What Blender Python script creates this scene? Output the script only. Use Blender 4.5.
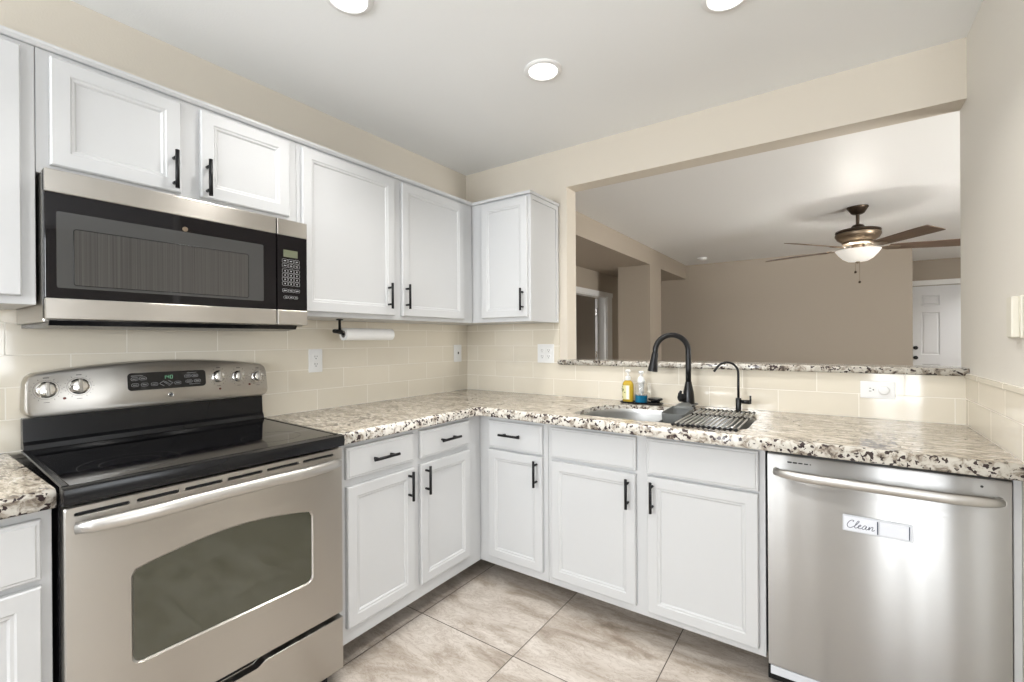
import bpy, bmesh, math, random
from mathutils import Vector, Matrix
random.seed(7)
PI = math.pi
for o in list(bpy.data.objects): bpy.data.objects.remove(o, do_unlink=True)
scene = bpy.context.scene
COL = scene.collection

# ------------------------------------------------------------------ camera
YAW, PITCH, ROLL = 0.610, -0.0015, -0.0064
CAM = Vector((2.146, -2.5074, 1.2586))
fw = Vector((-math.sin(YAW)*math.cos(PITCH), math.cos(YAW)*math.cos(PITCH), math.sin(PITCH)))
r0 = Vector((math.cos(YAW), math.sin(YAW), 0)); u0 = r0.cross(fw)
rt = r0*math.cos(ROLL) + u0*math.sin(ROLL); up = -r0*math.sin(ROLL) + u0*math.cos(ROLL)
cam = bpy.data.cameras.new('camera'); camo = bpy.data.objects.new('camera', cam); COL.objects.link(camo)
cam.sensor_width = 36; cam.lens = 457.95*36/1024; cam.clip_start = 0.05; cam.clip_end = 100
m = Matrix((rt, up, -fw)).transposed().to_4x4(); m.translation = CAM
camo.matrix_world = m
scene.camera = camo

# ------------------------------------------------------------------ world, colour management, daylight, added fill lights
w = bpy.data.worlds.new('world'); scene.world = w; w.use_nodes = True
w.node_tree.nodes['Background'].inputs[0].default_value = (0.86, 0.93, 1.0, 1)
w.node_tree.nodes['Background'].inputs[1].default_value = 1.5
scene.view_settings.view_transform = 'Standard'
scene.view_settings.look = 'None'
scene.view_settings.exposure = 0.09
scene.view_settings.gamma = 1.0
scene.view_settings.use_curve_mapping = False

def area(name, loc, target, sx, sy, power, col=(1, 1, 1), spread=PI):
    l = bpy.data.lights.new(name, 'AREA'); l.shape = 'RECTANGLE'; l.size = sx; l.size_y = sy
    l.energy = power; l.color = col; l.spread = spread
    o = bpy.data.objects.new(name, l); COL.objects.link(o); o.location = loc
    o.rotation_euler = (Vector(target)-Vector(loc)).to_track_quat('-Z', 'Y').to_euler()
    return o
DAY = (0.94, 0.972, 1.0); FILLW = (1.0, .985, .95)
area('daylight_patio', (2.835, -4.74, 1.05), (2.835, 0, 1.05), .62, 1.95, 40, DAY)
area('daylight_dining', (5.36, -2.35, 1.42), (4.0, -2.35, 2.4), 1.6, 1.2, 52, DAY)
area('added_rear_fill', (0.85, -4.76, 1.60), (0.85, -3.5, 2.35), 1.2, .95, 100, DAY)  # unseen fill added to make up the kitchen's overall light
area('added_living_fill', (5.36, .78, 1.42), (2.9, 1.9, 1.9), 1.1, 1.15, 140, FILLW)  # unseen fill added to brighten the living room
CAN_W = 5.2
FAN_W = 250

# ------------------------------------------------------------------ materials
def mat(name, col=(.8, .8, .8), rough=.5, metal=0.0, **kw):
    mt = bpy.data.materials.new(name); mt.use_nodes = True
    b = mt.node_tree.nodes['Principled BSDF']
    b.inputs['Base Color'].default_value = (*col, 1); b.inputs['Roughness'].default_value = rough
    b.inputs['Metallic'].default_value = metal
    for k, v in kw.items(): b.inputs[k.replace('_', ' ')].default_value = v
    return mt
class NT:
    def __init__(s, mt): s.t = mt.node_tree; s.b = s.t.nodes['Principled BSDF']
    def n(s, typ, **kw):
        nd = s.t.nodes.new(typ)
        for k, v in kw.items():
            if k in nd.inputs.keys(): nd.inputs[k].default_value = v
            else: setattr(nd, k, v)
        return nd
    def l(s, a, b): s.t.links.new(a, b)
    def coords(s, scale=(1, 1, 1), rot=(0, 0, 0), loc=(0, 0, 0), world=True):
        if world: out = s.n('ShaderNodeNewGeometry').outputs['Position']
        else: out = s.n('ShaderNodeTexCoord').outputs['Object']
        mp = s.n('ShaderNodeMapping'); mp.inputs['Scale'].default_value = scale
        mp.inputs['Rotation'].default_value = rot; mp.inputs['Location'].default_value = loc
        s.l(out, mp.inputs['Vector']); return mp.outputs[0]
    def noise(s, vec, scale, detail=4, rough=.55, dist=0):
        nd = s.n('ShaderNodeTexNoise'); nd.inputs['Scale'].default_value = scale
        nd.inputs['Detail'].default_value = detail; nd.inputs['Roughness'].default_value = rough
        nd.inputs['Distortion'].default_value = dist; s.l(vec, nd.inputs['Vector']); return nd.outputs[0]
    def ramp(s, fac, stops, interp='LINEAR'):
        r = s.n('ShaderNodeValToRGB'); r.color_ramp.interpolation = interp
        e = r.color_ramp.elements
        while len(e) < len(stops): e.new(0.5)
        for el, (p, c) in zip(e, stops): el.position = p; el.color = (*c, 1) if len(c) == 3 else c
        s.l(fac, r.inputs[0]); return r.outputs[0]
    def mix(s, fac, a, b, mode='MIX'):
        x = s.n('ShaderNodeMix'); x.data_type = 'RGBA'; x.blend_type = mode
        if isinstance(fac, (int, float)): x.inputs[0].default_value = fac
        else: s.l(fac, x.inputs[0])
        for v, i in ((a, 6), (b, 7)):
            if isinstance(v, tuple): x.inputs[i].default_value = (*v, 1)
            else: s.l(v, x.inputs[i])
        return x.outputs[2]
    def bump(s, h, strength, dist=.002):
        bp = s.n('ShaderNodeBump'); bp.inputs['Strength'].default_value = strength; bp.inputs['Distance'].default_value = dist
        s.l(h, bp.inputs['Height']); s.l(bp.outputs[0], s.b.inputs['Normal'])

def painted_wall(name, col):
    mt = mat(name, col, .55); t = NT(mt); v = t.coords()
    t.bump(t.noise(v, 130, 3, .6), .35, .0016); return mt
M_WALL = painted_wall('beige_orange_peel_paint', (.635, .58, .495))
M_WALLR = painted_wall('lit_beige_orange_peel_paint', (.76, .73, .67))  # same beige paint as M_WALL, colour lightened for strong light on it
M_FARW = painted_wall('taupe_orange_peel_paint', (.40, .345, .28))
M_REAR = painted_wall('brown_accent_paint', (.27, .235, .195))
M_CEIL = painted_wall('ceiling_paint', (.88, .89, .89))
M_WHITE = mat('white_cabinet_enamel', (.56, .565, .568), .34)
M_TRIMW = mat('white_trim_paint', (.82, .82, .81), .4)
M_DOORW = mat('white_door_paint', (.72, .73, .75), .4)
M_BLACK = mat('matte_black_metal', (.012, .012, .013), .38, .6)
M_FAUCET = mat('black_faucet_finish', (.007, .007, .008), .28, .2)
M_BPLAST = mat('black_plastic', (.008, .008, .009), .22, 0, Specular_IOR_Level=.3)
M_DARK = mat('gap_shade_black', (.004, .004, .004), .6)  # near-black stands in for the shade inside gaps and slots
M_PLATE = mat('white_outlet_plastic', (.80, .80, .79), .35)
M_SLOT = mat('slot_dark', (.02, .02, .02), .6)
M_IVORY = mat('ivory_switch_plastic', (.72, .69, .60), .4)
M_RUB = mat('grey_silicone', (.14, .145, .14), .55)
M_PAPER = mat('white_paper', (.86, .86, .85), .9)
M_CARD = mat('grey_cardboard', (.25, .23, .21), .9)

def steel(name, col=(.62, .6, .57), rough=.3, vertical=False, bump=.012, aniso=.85):
    mt = mat(name, col, rough, 1.0); t = NT(mt)
    sc = (1.5, 1.5, 260) if not vertical else (260, 260, 1.5)
    v = t.coords(sc); nz = t.noise(v, 1.0, 3, .6)
    rr = t.n('ShaderNodeMapRange'); rr.inputs['To Min'].default_value = rough-.07; rr.inputs['To Max'].default_value = rough+.09
    t.l(nz, rr.inputs['Value']); t.l(rr.outputs[0], t.b.inputs['Roughness'])
    if bump: t.bump(nz, bump, .0006)
    if not vertical:
        cv = t.n('ShaderNodeCombineXYZ'); cv.inputs[2].default_value = 1.0
        t.l(cv.outputs[0], t.b.inputs['Tangent']); t.b.inputs['Anisotropic'].default_value = aniso
    return mt
M_STEEL = steel('brushed_stainless', (.50, .477, .443), .32)
M_STEELD = steel('brushed_stainless_cool', (.46, .455, .445), .32, bump=0, aniso=.97)
def wavy(mt):   # faint large panel undulation of real sheet steel
    t = NT(mt); v = t.coords((6, 6, .12)); nz = t.noise(v, 1.0, 1, .4)
    bp = t.n('ShaderNodeBump'); bp.inputs['Strength'].default_value = .5; bp.inputs['Distance'].default_value = .012
    t.l(nz, bp.inputs['Height'])
    t.l(bp.outputs[0], t.b.inputs['Normal'])
wavy(M_STEELD)
M_HANDLE = steel('satin_stainless_handle', (.56, .545, .52), .38, bump=.01, aniso=0)
M_SINK = steel('brushed_sink_steel', (.55, .55, .54), .36, vertical=True, bump=.01)
M_CHROME = mat('chrome', (.7, .69, .67), .12, 1.0)
M_GLASSTOP = mat('black_ceramic_glass', (.003, .003, .004), .05, 0, Specular_IOR_Level=.4)
M_OVENGL = mat('dark_oven_glass', (.05, .052, .034), .05, Specular_IOR_Level=1.0)
M_MWGL = mat('black_microwave_glass', (.005, .004, .005), .05, 0, Specular_IOR_Level=.3)
M_RING = mat('burner_ring_grey', (.028, .028, .03), .25)
M_LEGEND = mat('panel_legend_grey', (.42, .42, .42), .5)
M_PRINT = mat('black_print', (.02, .02, .02), .5)
M_REDL = mat('indicator_dark_red', (.12, .02, .015), .3)
M_LCD = mat('grey_green_lcd', (.13, .14, .09), .25)
def emis(name, col, st, base=(0, 0, 0)):
    mt = mat(name, base, .4); b = mt.node_tree.nodes['Principled BSDF']
    b.inputs['Emission Color'].default_value = (*col, 1); b.inputs['Emission Strength'].default_value = st; return mt
M_DIGIT = emis('green_clock_digits', (.35, .85, .5), .55)
M_LENS = emis('lit_recessed_lens', (1, .97, .93), 3.0, (.8, .8, .8))
M_BOWL = emis('lit_frosted_glass_bowl', (1, .96, .88), .45, (.55, .53, .49))
M_BULB = emis('lit_bulb', (1, .95, .85), 8.0)

def mw_window():
    mt = mat('microwave_window_screen', (.085, .08, .075), .12); t = NT(mt)
    v = t.coords((1, 420, 1)); nz = t.noise(v, 1.0, 2, .7)
    c = t.ramp(nz, [(.3, (.035, .033, .031)), (.7, (.065, .062, .058))]); t.l(c, t.b.inputs['Base Color']); return mt
M_MWWIN = mw_window()
M_MWWIN2 = mat('microwave_window_border', (.05, .05, .049), .10)

def granite(name):
    mt = mat(name, (.6, .56, .5), .10, 0, Specular_IOR_Level=.35); t = NT(mt)
    v = t.coords((1.0, 3.0, 3.0), (0, 0, math.radians(-6)))
    warp = t.noise(v, 3.2, 5, .6, .6)
    n1 = t.noise(v, 14, 9, .74, 1.1)
    base = t.ramp(n1, [(.30, (.15, .12, .095)), (.42, (.29, .245, .19)), (.51, (.47, .42, .345)), (.64, (.67, .63, .56)), (.80, (.37, .32, .26))])
    n2 = t.noise(v, 26, 6, .7, .4)
    gr = t.ramp(n2, [(.38, (.22, .19, .16)), (.50, (1, 1, 1)), (.68, (1, 1, 1))])
    c = t.mix(.7, base, gr, 'MULTIPLY')
    v2 = t.coords((1, 1, 1))
    big = t.noise(v2, 5.5, 3, .55); sp = t.noise(v2, 52, 4, .65, .5)
    add = t.n('ShaderNodeMath', operation='ADD'); 
    mul = t.n('ShaderNodeMath', operation='MULTIPLY'); mul.inputs[1].default_value = .55
    t.l(big, mul.inputs[0]); t.l(sp, add.inputs[0]); t.l(mul.outputs[0], add.inputs[1])
    dk = t.ramp(add.outputs[0], [(.86, (0, 0, 0)), (.91, (1, 1, 1))])
    c = t.mix(dk, c, (.040, .026, .026))
    t.l(c, t.b.inputs['Base Color']); return mt
def granite_edge(name):
    mt = mat(name, (.6, .56, .5), .14, 0, Specular_IOR_Level=.6); t = NT(mt)
    v = t.coords(); n1 = t.noise(v, 34, 6, .65, .6)
    c = t.ramp(n1, [(.33, (.09, .07, .06)), (.42, (.33, .285, .235)), (.52, (.62, .59, .53)), (.70, (.70, .68, .63))])
    vo = t.n('ShaderNodeTexVoronoi', Scale=105.0); vo.inputs['Randomness'].default_value = 1
    wv = t.n('ShaderNodeVectorMath', operation='ADD'); nc = t.n('ShaderNodeTexNoise', Scale=60.0)
    t.l(v, nc.inputs['Vector']); ms = t.n('ShaderNodeVectorMath', operation='SCALE'); ms.inputs['Scale'].default_value = .02
    t.l(nc.outputs['Color'], ms.inputs[0]); t.l(v, wv.inputs[0]); t.l(ms.outputs[0], wv.inputs[1]); t.l(wv.outputs[0], vo.inputs['Vector'])
    sep = t.n('ShaderNodeSeparateColor'); t.l(vo.outputs['Color'], sep.inputs[0])
    big = t.noise(v, 14, 3, .6)
    add = t.n('ShaderNodeMath', operation='ADD'); t.l(sep.outputs[0], add.inputs[0]); t.l(big, add.inputs[1])
    dk = t.ramp(add.outputs[0], [(0, (0, 0, 0)), (.5, (0, 0, 0)), (1.0, (1, 1, 1))])
    dk = t.n('ShaderNodeMath', operation='GREATER_THAN'); dk.inputs[1].default_value = 1.31; t.l(add.outputs[0], dk.inputs[0])
    c = t.mix(dk.outputs[0], c, (.05, .035, .035))
    t.l(c, t.b.inputs['Base Color']); return mt
M_GRAN = granite('polished_granite'); M_GRANE = granite_edge('granite_edge')

def subway(name, axis, joint, z0=.914):
    # axis: 'x' wall runs along x, 'y' runs along y; joint = position of an even-row joint
    mt = mat(name, (.6, .55, .47), .10, 0, Specular_IOR_Level=.7); t = NT(mt)
    g = t.n('ShaderNodeNewGeometry'); s = t.n('ShaderNodeSeparateXYZ'); t.l(g.outputs['Position'], s.inputs[0])
    c = t.n('ShaderNodeCombineXYZ')
    a1 = t.n('ShaderNodeMath', operation='SUBTRACT'); a1.inputs[1].default_value = joint - 30.5
    t.l(s.outputs[0 if axis == 'x' else 1], a1.inputs[0]); t.l(a1.outputs[0], c.inputs[0])
    a2 = t.n('ShaderNodeMath', operation='SUBTRACT'); a2.inputs[1].default_value = z0
    t.l(s.outputs[2], a2.inputs[0]); t.l(a2.outputs[0], c.inputs[1])
    b = t.n('ShaderNodeTexBrick'); b.offset = .5; b.offset_frequency = 2; b.squash = 1
    b.inputs['Scale'].default_value = 1; b.inputs['Brick Width'].default_value = .305; b.inputs['Row Height'].default_value = .1025
    b.inputs['Mortar Size'].default_value = .0016; b.inputs['Mortar Smooth'].default_value = .15; b.inputs['Bias'].default_value = 0
    b.inputs['Color1'].default_value = (.69, .635, .53, 1); b.inputs['Color2'].default_value = (.73, .675, .57, 1)
    b.inputs['Mortar'].default_value = (.84, .80, .72, 1)
    t.l(c.outputs[0], b.inputs['Vector']); t.l(b.outputs['Color'], t.b.inputs['Base Color'])
    rr = t.n('ShaderNodeMapRange'); rr.inputs['To Min'].default_value = .08; rr.inputs['To Max'].default_value = .6
    t.l(b.outputs['Fac'], rr.inputs['Value']); t.l(rr.outputs[0], t.b.inputs['Roughness'])
    inv = t.n('ShaderNodeMath', operation='SUBTRACT'); inv.inputs[0].default_value = 1; t.l(b.outputs['Fac'], inv.inputs[1])
    nz = t.noise(g.outputs['Position'], 9, 1, .4); ad = t.n('ShaderNodeMath', operation='MULTIPLY_ADD')
    ad.inputs[1].default_value = .35; t.l(nz, ad.inputs[0]); t.l(inv.outputs[0], ad.inputs[2])
    t.bump(ad.outputs[0], .5, .0015)
    return mt
M_TILEL = subway('cream_subway_tile_left', 'y', -.105)
M_TILEB = subway('cream_subway_tile_back', 'x', .258)
M_TILER = subway('cream_subway_tile_right', 'y', -.2)

def floor_tile():
    mt = mat('travertine_look_floor_tile', (.4, .35, .3), .32); t = NT(mt)
    g = t.n('ShaderNodeNewGeometry'); mp = t.n('ShaderNodeMapping')
    mp.inputs['Location'].default_value = (-.587+20*.512, 1.016+20*.62, 0); t.l(g.outputs['Position'], mp.inputs['Vector'])
    b = t.n('ShaderNodeTexBrick'); b.offset = 0; b.squash = 1
    b.inputs['Scale'].default_value = 1; b.inputs['Brick Width'].default_value = .512; b.inputs['Row Height'].default_value = .62
    b.inputs['Mortar Size'].default_value = .0022; b.inputs['Mortar Smooth'].default_value = .1
    b.inputs['Color1'].default_value = (0, 0, 0, 1); b.inputs['Color2'].default_value = (1, 1, 1, 1); b.inputs['Mortar'].default_value = (.5, .5, .5, 1)
    t.l(mp.outputs[0], b.inputs['Vector'])
    off = t.n('ShaderNodeVectorMath', operation='SCALE'); off.inputs['Scale'].default_value = 7.3; t.l(b.outputs['Color'], off.inputs[0])
    sc = t.n('ShaderNodeMapping'); sc.inputs['Rotation'].default_value = (0, 0, math.radians(-48)); sc.inputs['Scale'].default_value = (1.0, 2.6, 1)
    t.l(g.outputs['Position'], sc.inputs['Vector'])
    ad = t.n('ShaderNodeVectorMath', operation='ADD'); t.l(sc.outputs[0], ad.inputs[0]); t.l(off.outputs[0], ad.inputs[1])
    n1 = t.noise(ad.outputs[0], 2.6, 8, .62, 1.0)
    c = t.ramp(n1, [(.30, (.24, .195, .155)), (.42, (.36, .31, .26)), (.52, (.47, .42, .37)), (.66, (.57, .525, .475)), (.8, (.43, .385, .335))])
    n2 = t.noise(ad.outputs[0], 9, 8, .7, 1.6); vn = t.ramp(n2, [(.455, (1, 1, 1)), (.495, (.52, .46, .40)), (.53, (1, 1, 1))])
    c = t.mix(.5, c, vn, 'MULTIPLY')
    c = t.mix(b.outputs['Fac'], c, (.075, .06, .048)); t.l(c, t.b.inputs['Base Color'])
    inv = t.n('ShaderNodeMath', operation='SUBTRACT'); inv.inputs[0].default_value = 1; t.l(b.outputs['Fac'], inv.inputs[1])
    t.bump(inv.outputs[0], .5, .001)
    return mt
M_FLOOR = floor_tile()
def wood(name, a, b2):
    mt = mat(name, a, .4); t = NT(mt); v = t.coords((2, 2, 2), world=False)
    n = t.noise(t.coords((3, 60, 3), world=False), 1, 4, .6); t.l(t.ramp(n, [(.3, a), (.7, b2)]), t.b.inputs['Base Color']); return mt
M_BLADE = wood('walnut_fan_blade', (.085, .05, .03), (.15, .095, .06))
M_BRONZE = mat('oil_rubbed_bronze', (.06, .042, .03), .38, .8)
M_PEWTER = mat('antique_pewter', (.22, .17, .12), .35, .8)

def clearmat(name, col, rough=.03, ior=1.45):
    mt = mat(name, col, rough); b = mt.node_tree.nodes['Principled BSDF']
    b.inputs['Transmission Weight'].default_value = 1.0; b.inputs['IOR'].default_value = ior; return mt
M_CLEAR = clearmat('clear_plastic', (.95, .96, .97), .04, 1.2)
M_YSOAP = mat('yellow_liquid_soap', (.62, .42, .035), .12, 0, Transmission_Weight=.25)
M_BSOAP = mat('blue_liquid_soap', (.01, .16, .30), .1, 0, Transmission_Weight=.2)
M_PUMP = mat('white_pump_plastic', (.82, .82, .80), .35)
M_LABEL = mat('pale_yellow_label', (.72, .68, .36), .5)
M_LABELW = mat('white_label', (.8, .8, .76), .5)
M_LEAF = mat('olive_print', (.10, .13, .03), .5)
M_SIGN = mat('pale_grey_sign_frame', (.62, .64, .68), .25)
M_SIGNC = mat('sign_card', (.72, .74, .79), .4)
M_SIGND = mat('slate_print', (.035, .045, .08), .5)

# ------------------------------------------------------------------ mesh helpers
class MB:
    def __init__(s): s.b = bmesh.new(); s.mats = []
    def mi(s, mt):
        if mt not in s.mats: s.mats.append(mt)
        return s.mats.index(mt)
    def _tag(s, faces, mt):
        i = s.mi(mt) if mt else 0
        for f in faces: f.material_index = i
    def box(s, x0, x1, y0, y1, z0, z1, bev=0, seg=2, mt=None):
        x0, x1 = min(x0, x1), max(x0, x1); y0, y1 = min(y0, y1), max(y0, y1); z0, z1 = min(z0, z1), max(z0, z1)
        vs = [s.b.verts.new((x, y, z)) for z in (z0, z1) for y in (y0, y1) for x in (x0, x1)]
        F = [s.b.faces.new([vs[i] for i in f]) for f in ((0, 2, 3, 1), (4, 5, 7, 6), (0, 1, 5, 4), (2, 6, 7, 3), (0, 4, 6, 2), (1, 3, 7, 5))]
        s._tag(F, mt)
        if bev:
            r = bmesh.ops.bevel(s.b, geom=list({e for f in F for e in f.edges}), offset=bev, segments=seg, affect='EDGES', profile=.5)
            s._tag(r['faces'], mt)
        return s
    def prism(s, pts, d0, d1, plane='xz', mt=None, bev=0, seg=2):
        # pts: 2D loop; plane xz -> extruded along y, xy -> along z, yz -> along x
        def P(a, b, d): return {'xz': (a, d, b), 'xy': (a, b, d), 'yz': (d, a, b)}[plane]
        A = [s.b.verts.new(P(a, b, d0)) for a, b in pts]; B = [s.b.verts.new(P(a, b, d1)) for a, b in pts]
        F = [s.b.faces.new(A), s.b.faces.new(B[::-1])]
        n = len(pts)
        for i in range(n): F.append(s.b.faces.new([A[i], B[i], B[(i+1) % n], A[(i+1) % n]]))
        s._tag(F, mt)
        if bev:
            ed = [e for e in F[0].edges] + [e for e in F[1].edges]
            r = bmesh.ops.bevel(s.b, geom=ed, offset=bev, segments=seg, affect='EDGES', profile=.5); s._tag(r['faces'], mt)
        return s
    def ring(s, rows, closed=True, cap0=True, cap1=True, mt=None, smooth=True):
        R = [[s.b.verts.new(p) for p in row] for row in rows]; n = len(R[0]); F = []
        for a, b in zip(R[:-1], R[1:]):
            for i in range(n if closed else n-1):
                F.append(s.b.faces.new([a[i], a[(i+1) % n], b[(i+1) % n], b[i]]))
        if smooth:
            for f in F: f.smooth = True
        if closed and cap0: F.append(s.b.faces.new(R[0][::-1]))
        if closed and cap1: F.append(s.b.faces.new(R[-1]))
        s._tag(F, mt); return s
    def lathe(s, prof, c=(0, 0, 0), axis='z', seg=24, mt=None, cap0=True, cap1=True, sx=1, sy=1):
        rows = []
        for r, h in prof:
            row = []
            for i in range(seg):
                a = 2*PI*i/seg; u, v = r*math.cos(a)*sx, r*math.sin(a)*sy
                p = {'z': (u, v, h), 'y': (u, h, v), 'x': (h, u, v)}[axis]
                row.append((c[0]+p[0], c[1]+p[1], c[2]+p[2]))
            rows.append(row)
        return s.ring(rows, True, cap0, cap1, mt)
    def tube(s, path, r, seg=10, mt=None, sq=None, closed=False):
        P = [Vector(p) for p in path]; n = len(P); rows = []
        rad = r if isinstance(r, (list, tuple)) else [r]*n
        ref = None
        for i, p in enumerate(P):
            t = ((P[(i+1) % n]-P[i-1]) if closed else (P[min(i+1, n-1)]-P[max(i-1, 0)])).normalized()
            if ref is None:
                ref = Vector((0, 0, 1)) if abs(t.z) < .9 else Vector((1, 0, 0))
                ref = (ref - t*ref.dot(t)).normalized()
            else:
                ref = (ref - t*ref.dot(t)).normalized()
            bn = t.cross(ref); row = []
            for k in range(seg):
                a = 2*PI*k/seg; ca, sa = math.cos(a), math.sin(a)
                if sq: ca *= sq[0]; sa *= sq[1]
                row.append(p + (ref*ca + bn*sa)*rad[i])
            rows.append(row)
        if closed: rows.append(rows[0])
        return s.ring(rows, True, not closed, not closed, mt)
    def finish(s, name, mt=None, parent=None, smooth=None, recalc=True):
        if recalc: bmesh.ops.recalc_face_normals(s.b, faces=s.b.faces)
        me = bpy.data.meshes.new(name); s.b.to_mesh(me); s.b.free()
        ms = s.mats if s.mats else [mt]
        for x in ms: me.materials.append(x if x else mt)
        if smooth:
            for p in me.polygons: p.use_smooth = True
            me.set_sharp_from_angle(angle=math.radians(35))
        o = bpy.data.objects.new(name, me); COL.objects.link(o)
        if parent: o.parent = parent
        return o
def thing(name, label, cat, loc=(0, 0, 0), rz=0, group=None):
    o = bpy.data.objects.new(name, None); COL.objects.link(o); o.location = loc; o.rotation_euler = (0, 0, rz)
    o.empty_display_size = .1
    return tag(o, label, cat, group)
def tag(o, label, cat, group=None):
    o['label'] = label; o['category'] = cat
    if group: o['group'] = group
    return o
def struct(name, mb, mt, parent=None, smooth=None):
    o = mb.finish(name, mt, parent, smooth); 
    if not parent: o['kind'] = 'structure'
    return o
def dup(root, loc, label, group=None):
    r = root.copy(); COL.objects.link(r); r.location = loc; r['label'] = label
    if group: r['group'] = group
    for ch in list(root.children):
        c = ch.copy(); COL.objects.link(c); c.parent = r
        for g in list(ch.children):
            d = g.copy(); COL.objects.link(d); d.parent = c
    return r
LEFT, BACK, RIGHT = PI/2, 0.0, -PI/2      # facing directions of things on each wall
def rrect(x0, x1, z0, z1, r, n=5):
    pts = []
    for cx, cz, a0 in ((x1-r, z1-r, 0), (x0+r, z1-r, 90), (x0+r, z0+r, 180), (x1-r, z0+r, 270)):
        for i in range(n+1):
            a = math.radians(a0 + 90*i/n); pts.append((cx+r*math.cos(a), cz+r*math.sin(a)))
    return pts

# ------------------------------------------------------------------ the setting
H = 2.44; WR = 2.585; WT = .12; T = .008
X1 = 5.2; YB = -4.6; XW = -.12
struct('floor', MB().box(-2.1, 5.4, -4.8, 7.1, -.1, 0), M_FLOOR)
struct('ceiling', MB().box(-2.1, 5.4, -4.8, 7.1, H, H+.1), M_CEIL)
struct('wall_left', MB().box(XW, 0, YB, WT, 0, H), M_WALL)
# back wall with the pass-through: left pier, header, knee wall
wb = MB(); wb.box(0, .81, 0, WT, 0, H); wb.box(.81, WR, 0, WT, 2.2, H); wb.box(.81, WR, 0, WT, 0, 1.106)
struct('wall_back', wb, M_WALL)
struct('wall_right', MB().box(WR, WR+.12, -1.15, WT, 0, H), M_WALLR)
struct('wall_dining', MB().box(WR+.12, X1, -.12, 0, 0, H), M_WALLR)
# side wall with openings for the dining window and the added living-room one
def wall_open(name, axis, pos, th, a0, a1, holes, mt):
    mb = MB(); edges = sorted(holes); cur = a0
    def bx(u0, u1, z0, z1):
        if axis == 'y': mb.box(pos, pos+th, u0, u1, z0, z1)
        else: mb.box(u0, u1, pos, pos+th, z0, z1)
    for h0, h1, z0, z1 in edges:
        bx(cur, h0, 0, H)
        if z0 > 0: bx(h0, h1, 0, z0)
        bx(h0, h1, z1, H); cur = h1
    bx(cur, a1, 0, H)
    return struct(name, mb, mt)
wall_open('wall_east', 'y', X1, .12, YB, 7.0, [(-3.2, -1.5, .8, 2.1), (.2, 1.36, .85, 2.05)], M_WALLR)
wall_open('wall_rear', 'x', YB-.12, .12, XW, X1+.12, [(.2, 1.5, 1.1, 2.1), (2.50, 3.17, .0, 2.1)], M_REAR)  # first opening is for the added rear window
def window(name, axis, pos, u0, u1, z0, z1, mullions=1):
    mb = MB(); f = .045
    def bx(a0, a1, c0, c1, d=.05):
        if axis == 'y': mb.box(pos, pos+d, a0, a1, c0, c1)
        else: mb.box(a0, a1, pos, pos+d, c0, c1)
    bx(u0, u0+f, z0, z1); bx(u1-f, u1, z0, z1); bx(u0+f, u1-f, z0, z0+f); bx(u0+f, u1-f, z1-f, z1)
    for i in range(mullions):
        c = u0+(u1-u0)*(i+1)/(mullions+1); bx(c-f*.6, c+f*.6, z0+f, z1-f)
    o = struct(name, mb, M_TRIMW)
    pg = MB()
    if axis == 'y': pg.box(pos+.02, pos+.026, u0+f, u1-f, z0+f, z1-f)
    else: pg.box(u0+f, u1-f, pos+.02, pos+.026, z0+f, z1-f)
    g = pg.finish('pane', M_PANE, o)
    return o
M_PANE = bpy.data.materials.new('window_glass'); M_PANE.use_nodes = True
_t = M_PANE.node_tree; _t.nodes.clear()
_o = _t.nodes.new('ShaderNodeOutputMaterial'); _m = _t.nodes.new('ShaderNodeMixShader'); _a = _t.nodes.new('ShaderNodeBsdfTransparent'); _g = _t.nodes.new('ShaderNodeBsdfGlossy')
_g.inputs['Roughness'].default_value = .02; _m.inputs[0].default_value = .06
_t.links.new(_a.outputs[0], _m.inputs[1]); _t.links.new(_g.outputs[0], _m.inputs[2]); _t.links.new(_m.outputs[0], _o.inputs[0])
window('window_1', 'y', X1+.02, -3.2, -1.5, .8, 2.1)
window('added_window_2', 'y', X1+.02, .2, 1.36, .85, 2.05)  # unseen window added so fill light reaches the living room
window('added_window_3', 'x', YB-.08, .2, 1.5, 1.1, 2.1, 0)  # unseen window added for the rear fill light
window('window_4', 'x', YB-.08, 2.50, 3.17, 0, 2.1, 1)
# living room beyond the pass-through
struct('wall_far', MB().box(-1.8, 2.98, 5.12, 5.24, 0, H), M_FARW)
struct('wall_entry', MB().box(2.86, X1, 6.82, 6.94, 0, H), M_FARW)
struct('wall_entry_left', MB().box(2.86, 2.98, 5.24, 6.82, 0, H), M_FARW)
struct('trim_4', MB().box(-.572, .23, WT, 5.12, 2.222, H), M_FARW)            # dropped beam
struct('trim_5', MB().box(-.20, .23, 3.34, 3.80, 0, 2.222), M_FARW)          # column carrying the beam
hw = MB(); hw.box(-.692, -.572, WT, 2.70, 0, H); hw.box(-.692, -.572, 2.70, 3.80, 1.885, H); hw.box(-.692, -.572, 3.80, 5.12, 0, H)
struct('wall_hallway', hw, M_FARW)
struct('wall_hallway_far', MB().box(-1.95, -1.83, WT, 5.12, 0, H), M_FARW)
cs = MB(); cs.box(-.572, -.552, 3.80, 3.98, 0, 1.885, .003); cs.box(-.572, -.552, 2.55, 2.70, 0, 1.885, .003); cs.box(-.572, -.55, 2.53, 4.0, 1.885, 1.95, .003)
cs.box(-.692, -.572, 3.785, 3.80, 0, 1.885); cs.box(-.692, -.572, 2.70, 2.715, 0, 1.885); cs.box(-.692, -.572, 2.715, 3.785, 1.872, 1.885)
struct('trim_6', cs, M_TRIMW)
d2 = struct('door_2', MB().box(-.70, 0, 0, .035, .01, 1.865, .003), M_DOORW); d2.location = (-.70, 3.70, 0); d2.rotation_euler = (0, 0, math.radians(-66))
hg = MB()
for z in (.3, 1.0, 1.62): hg.box(.001, .008, .002, .022, z, z+.09)
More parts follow.
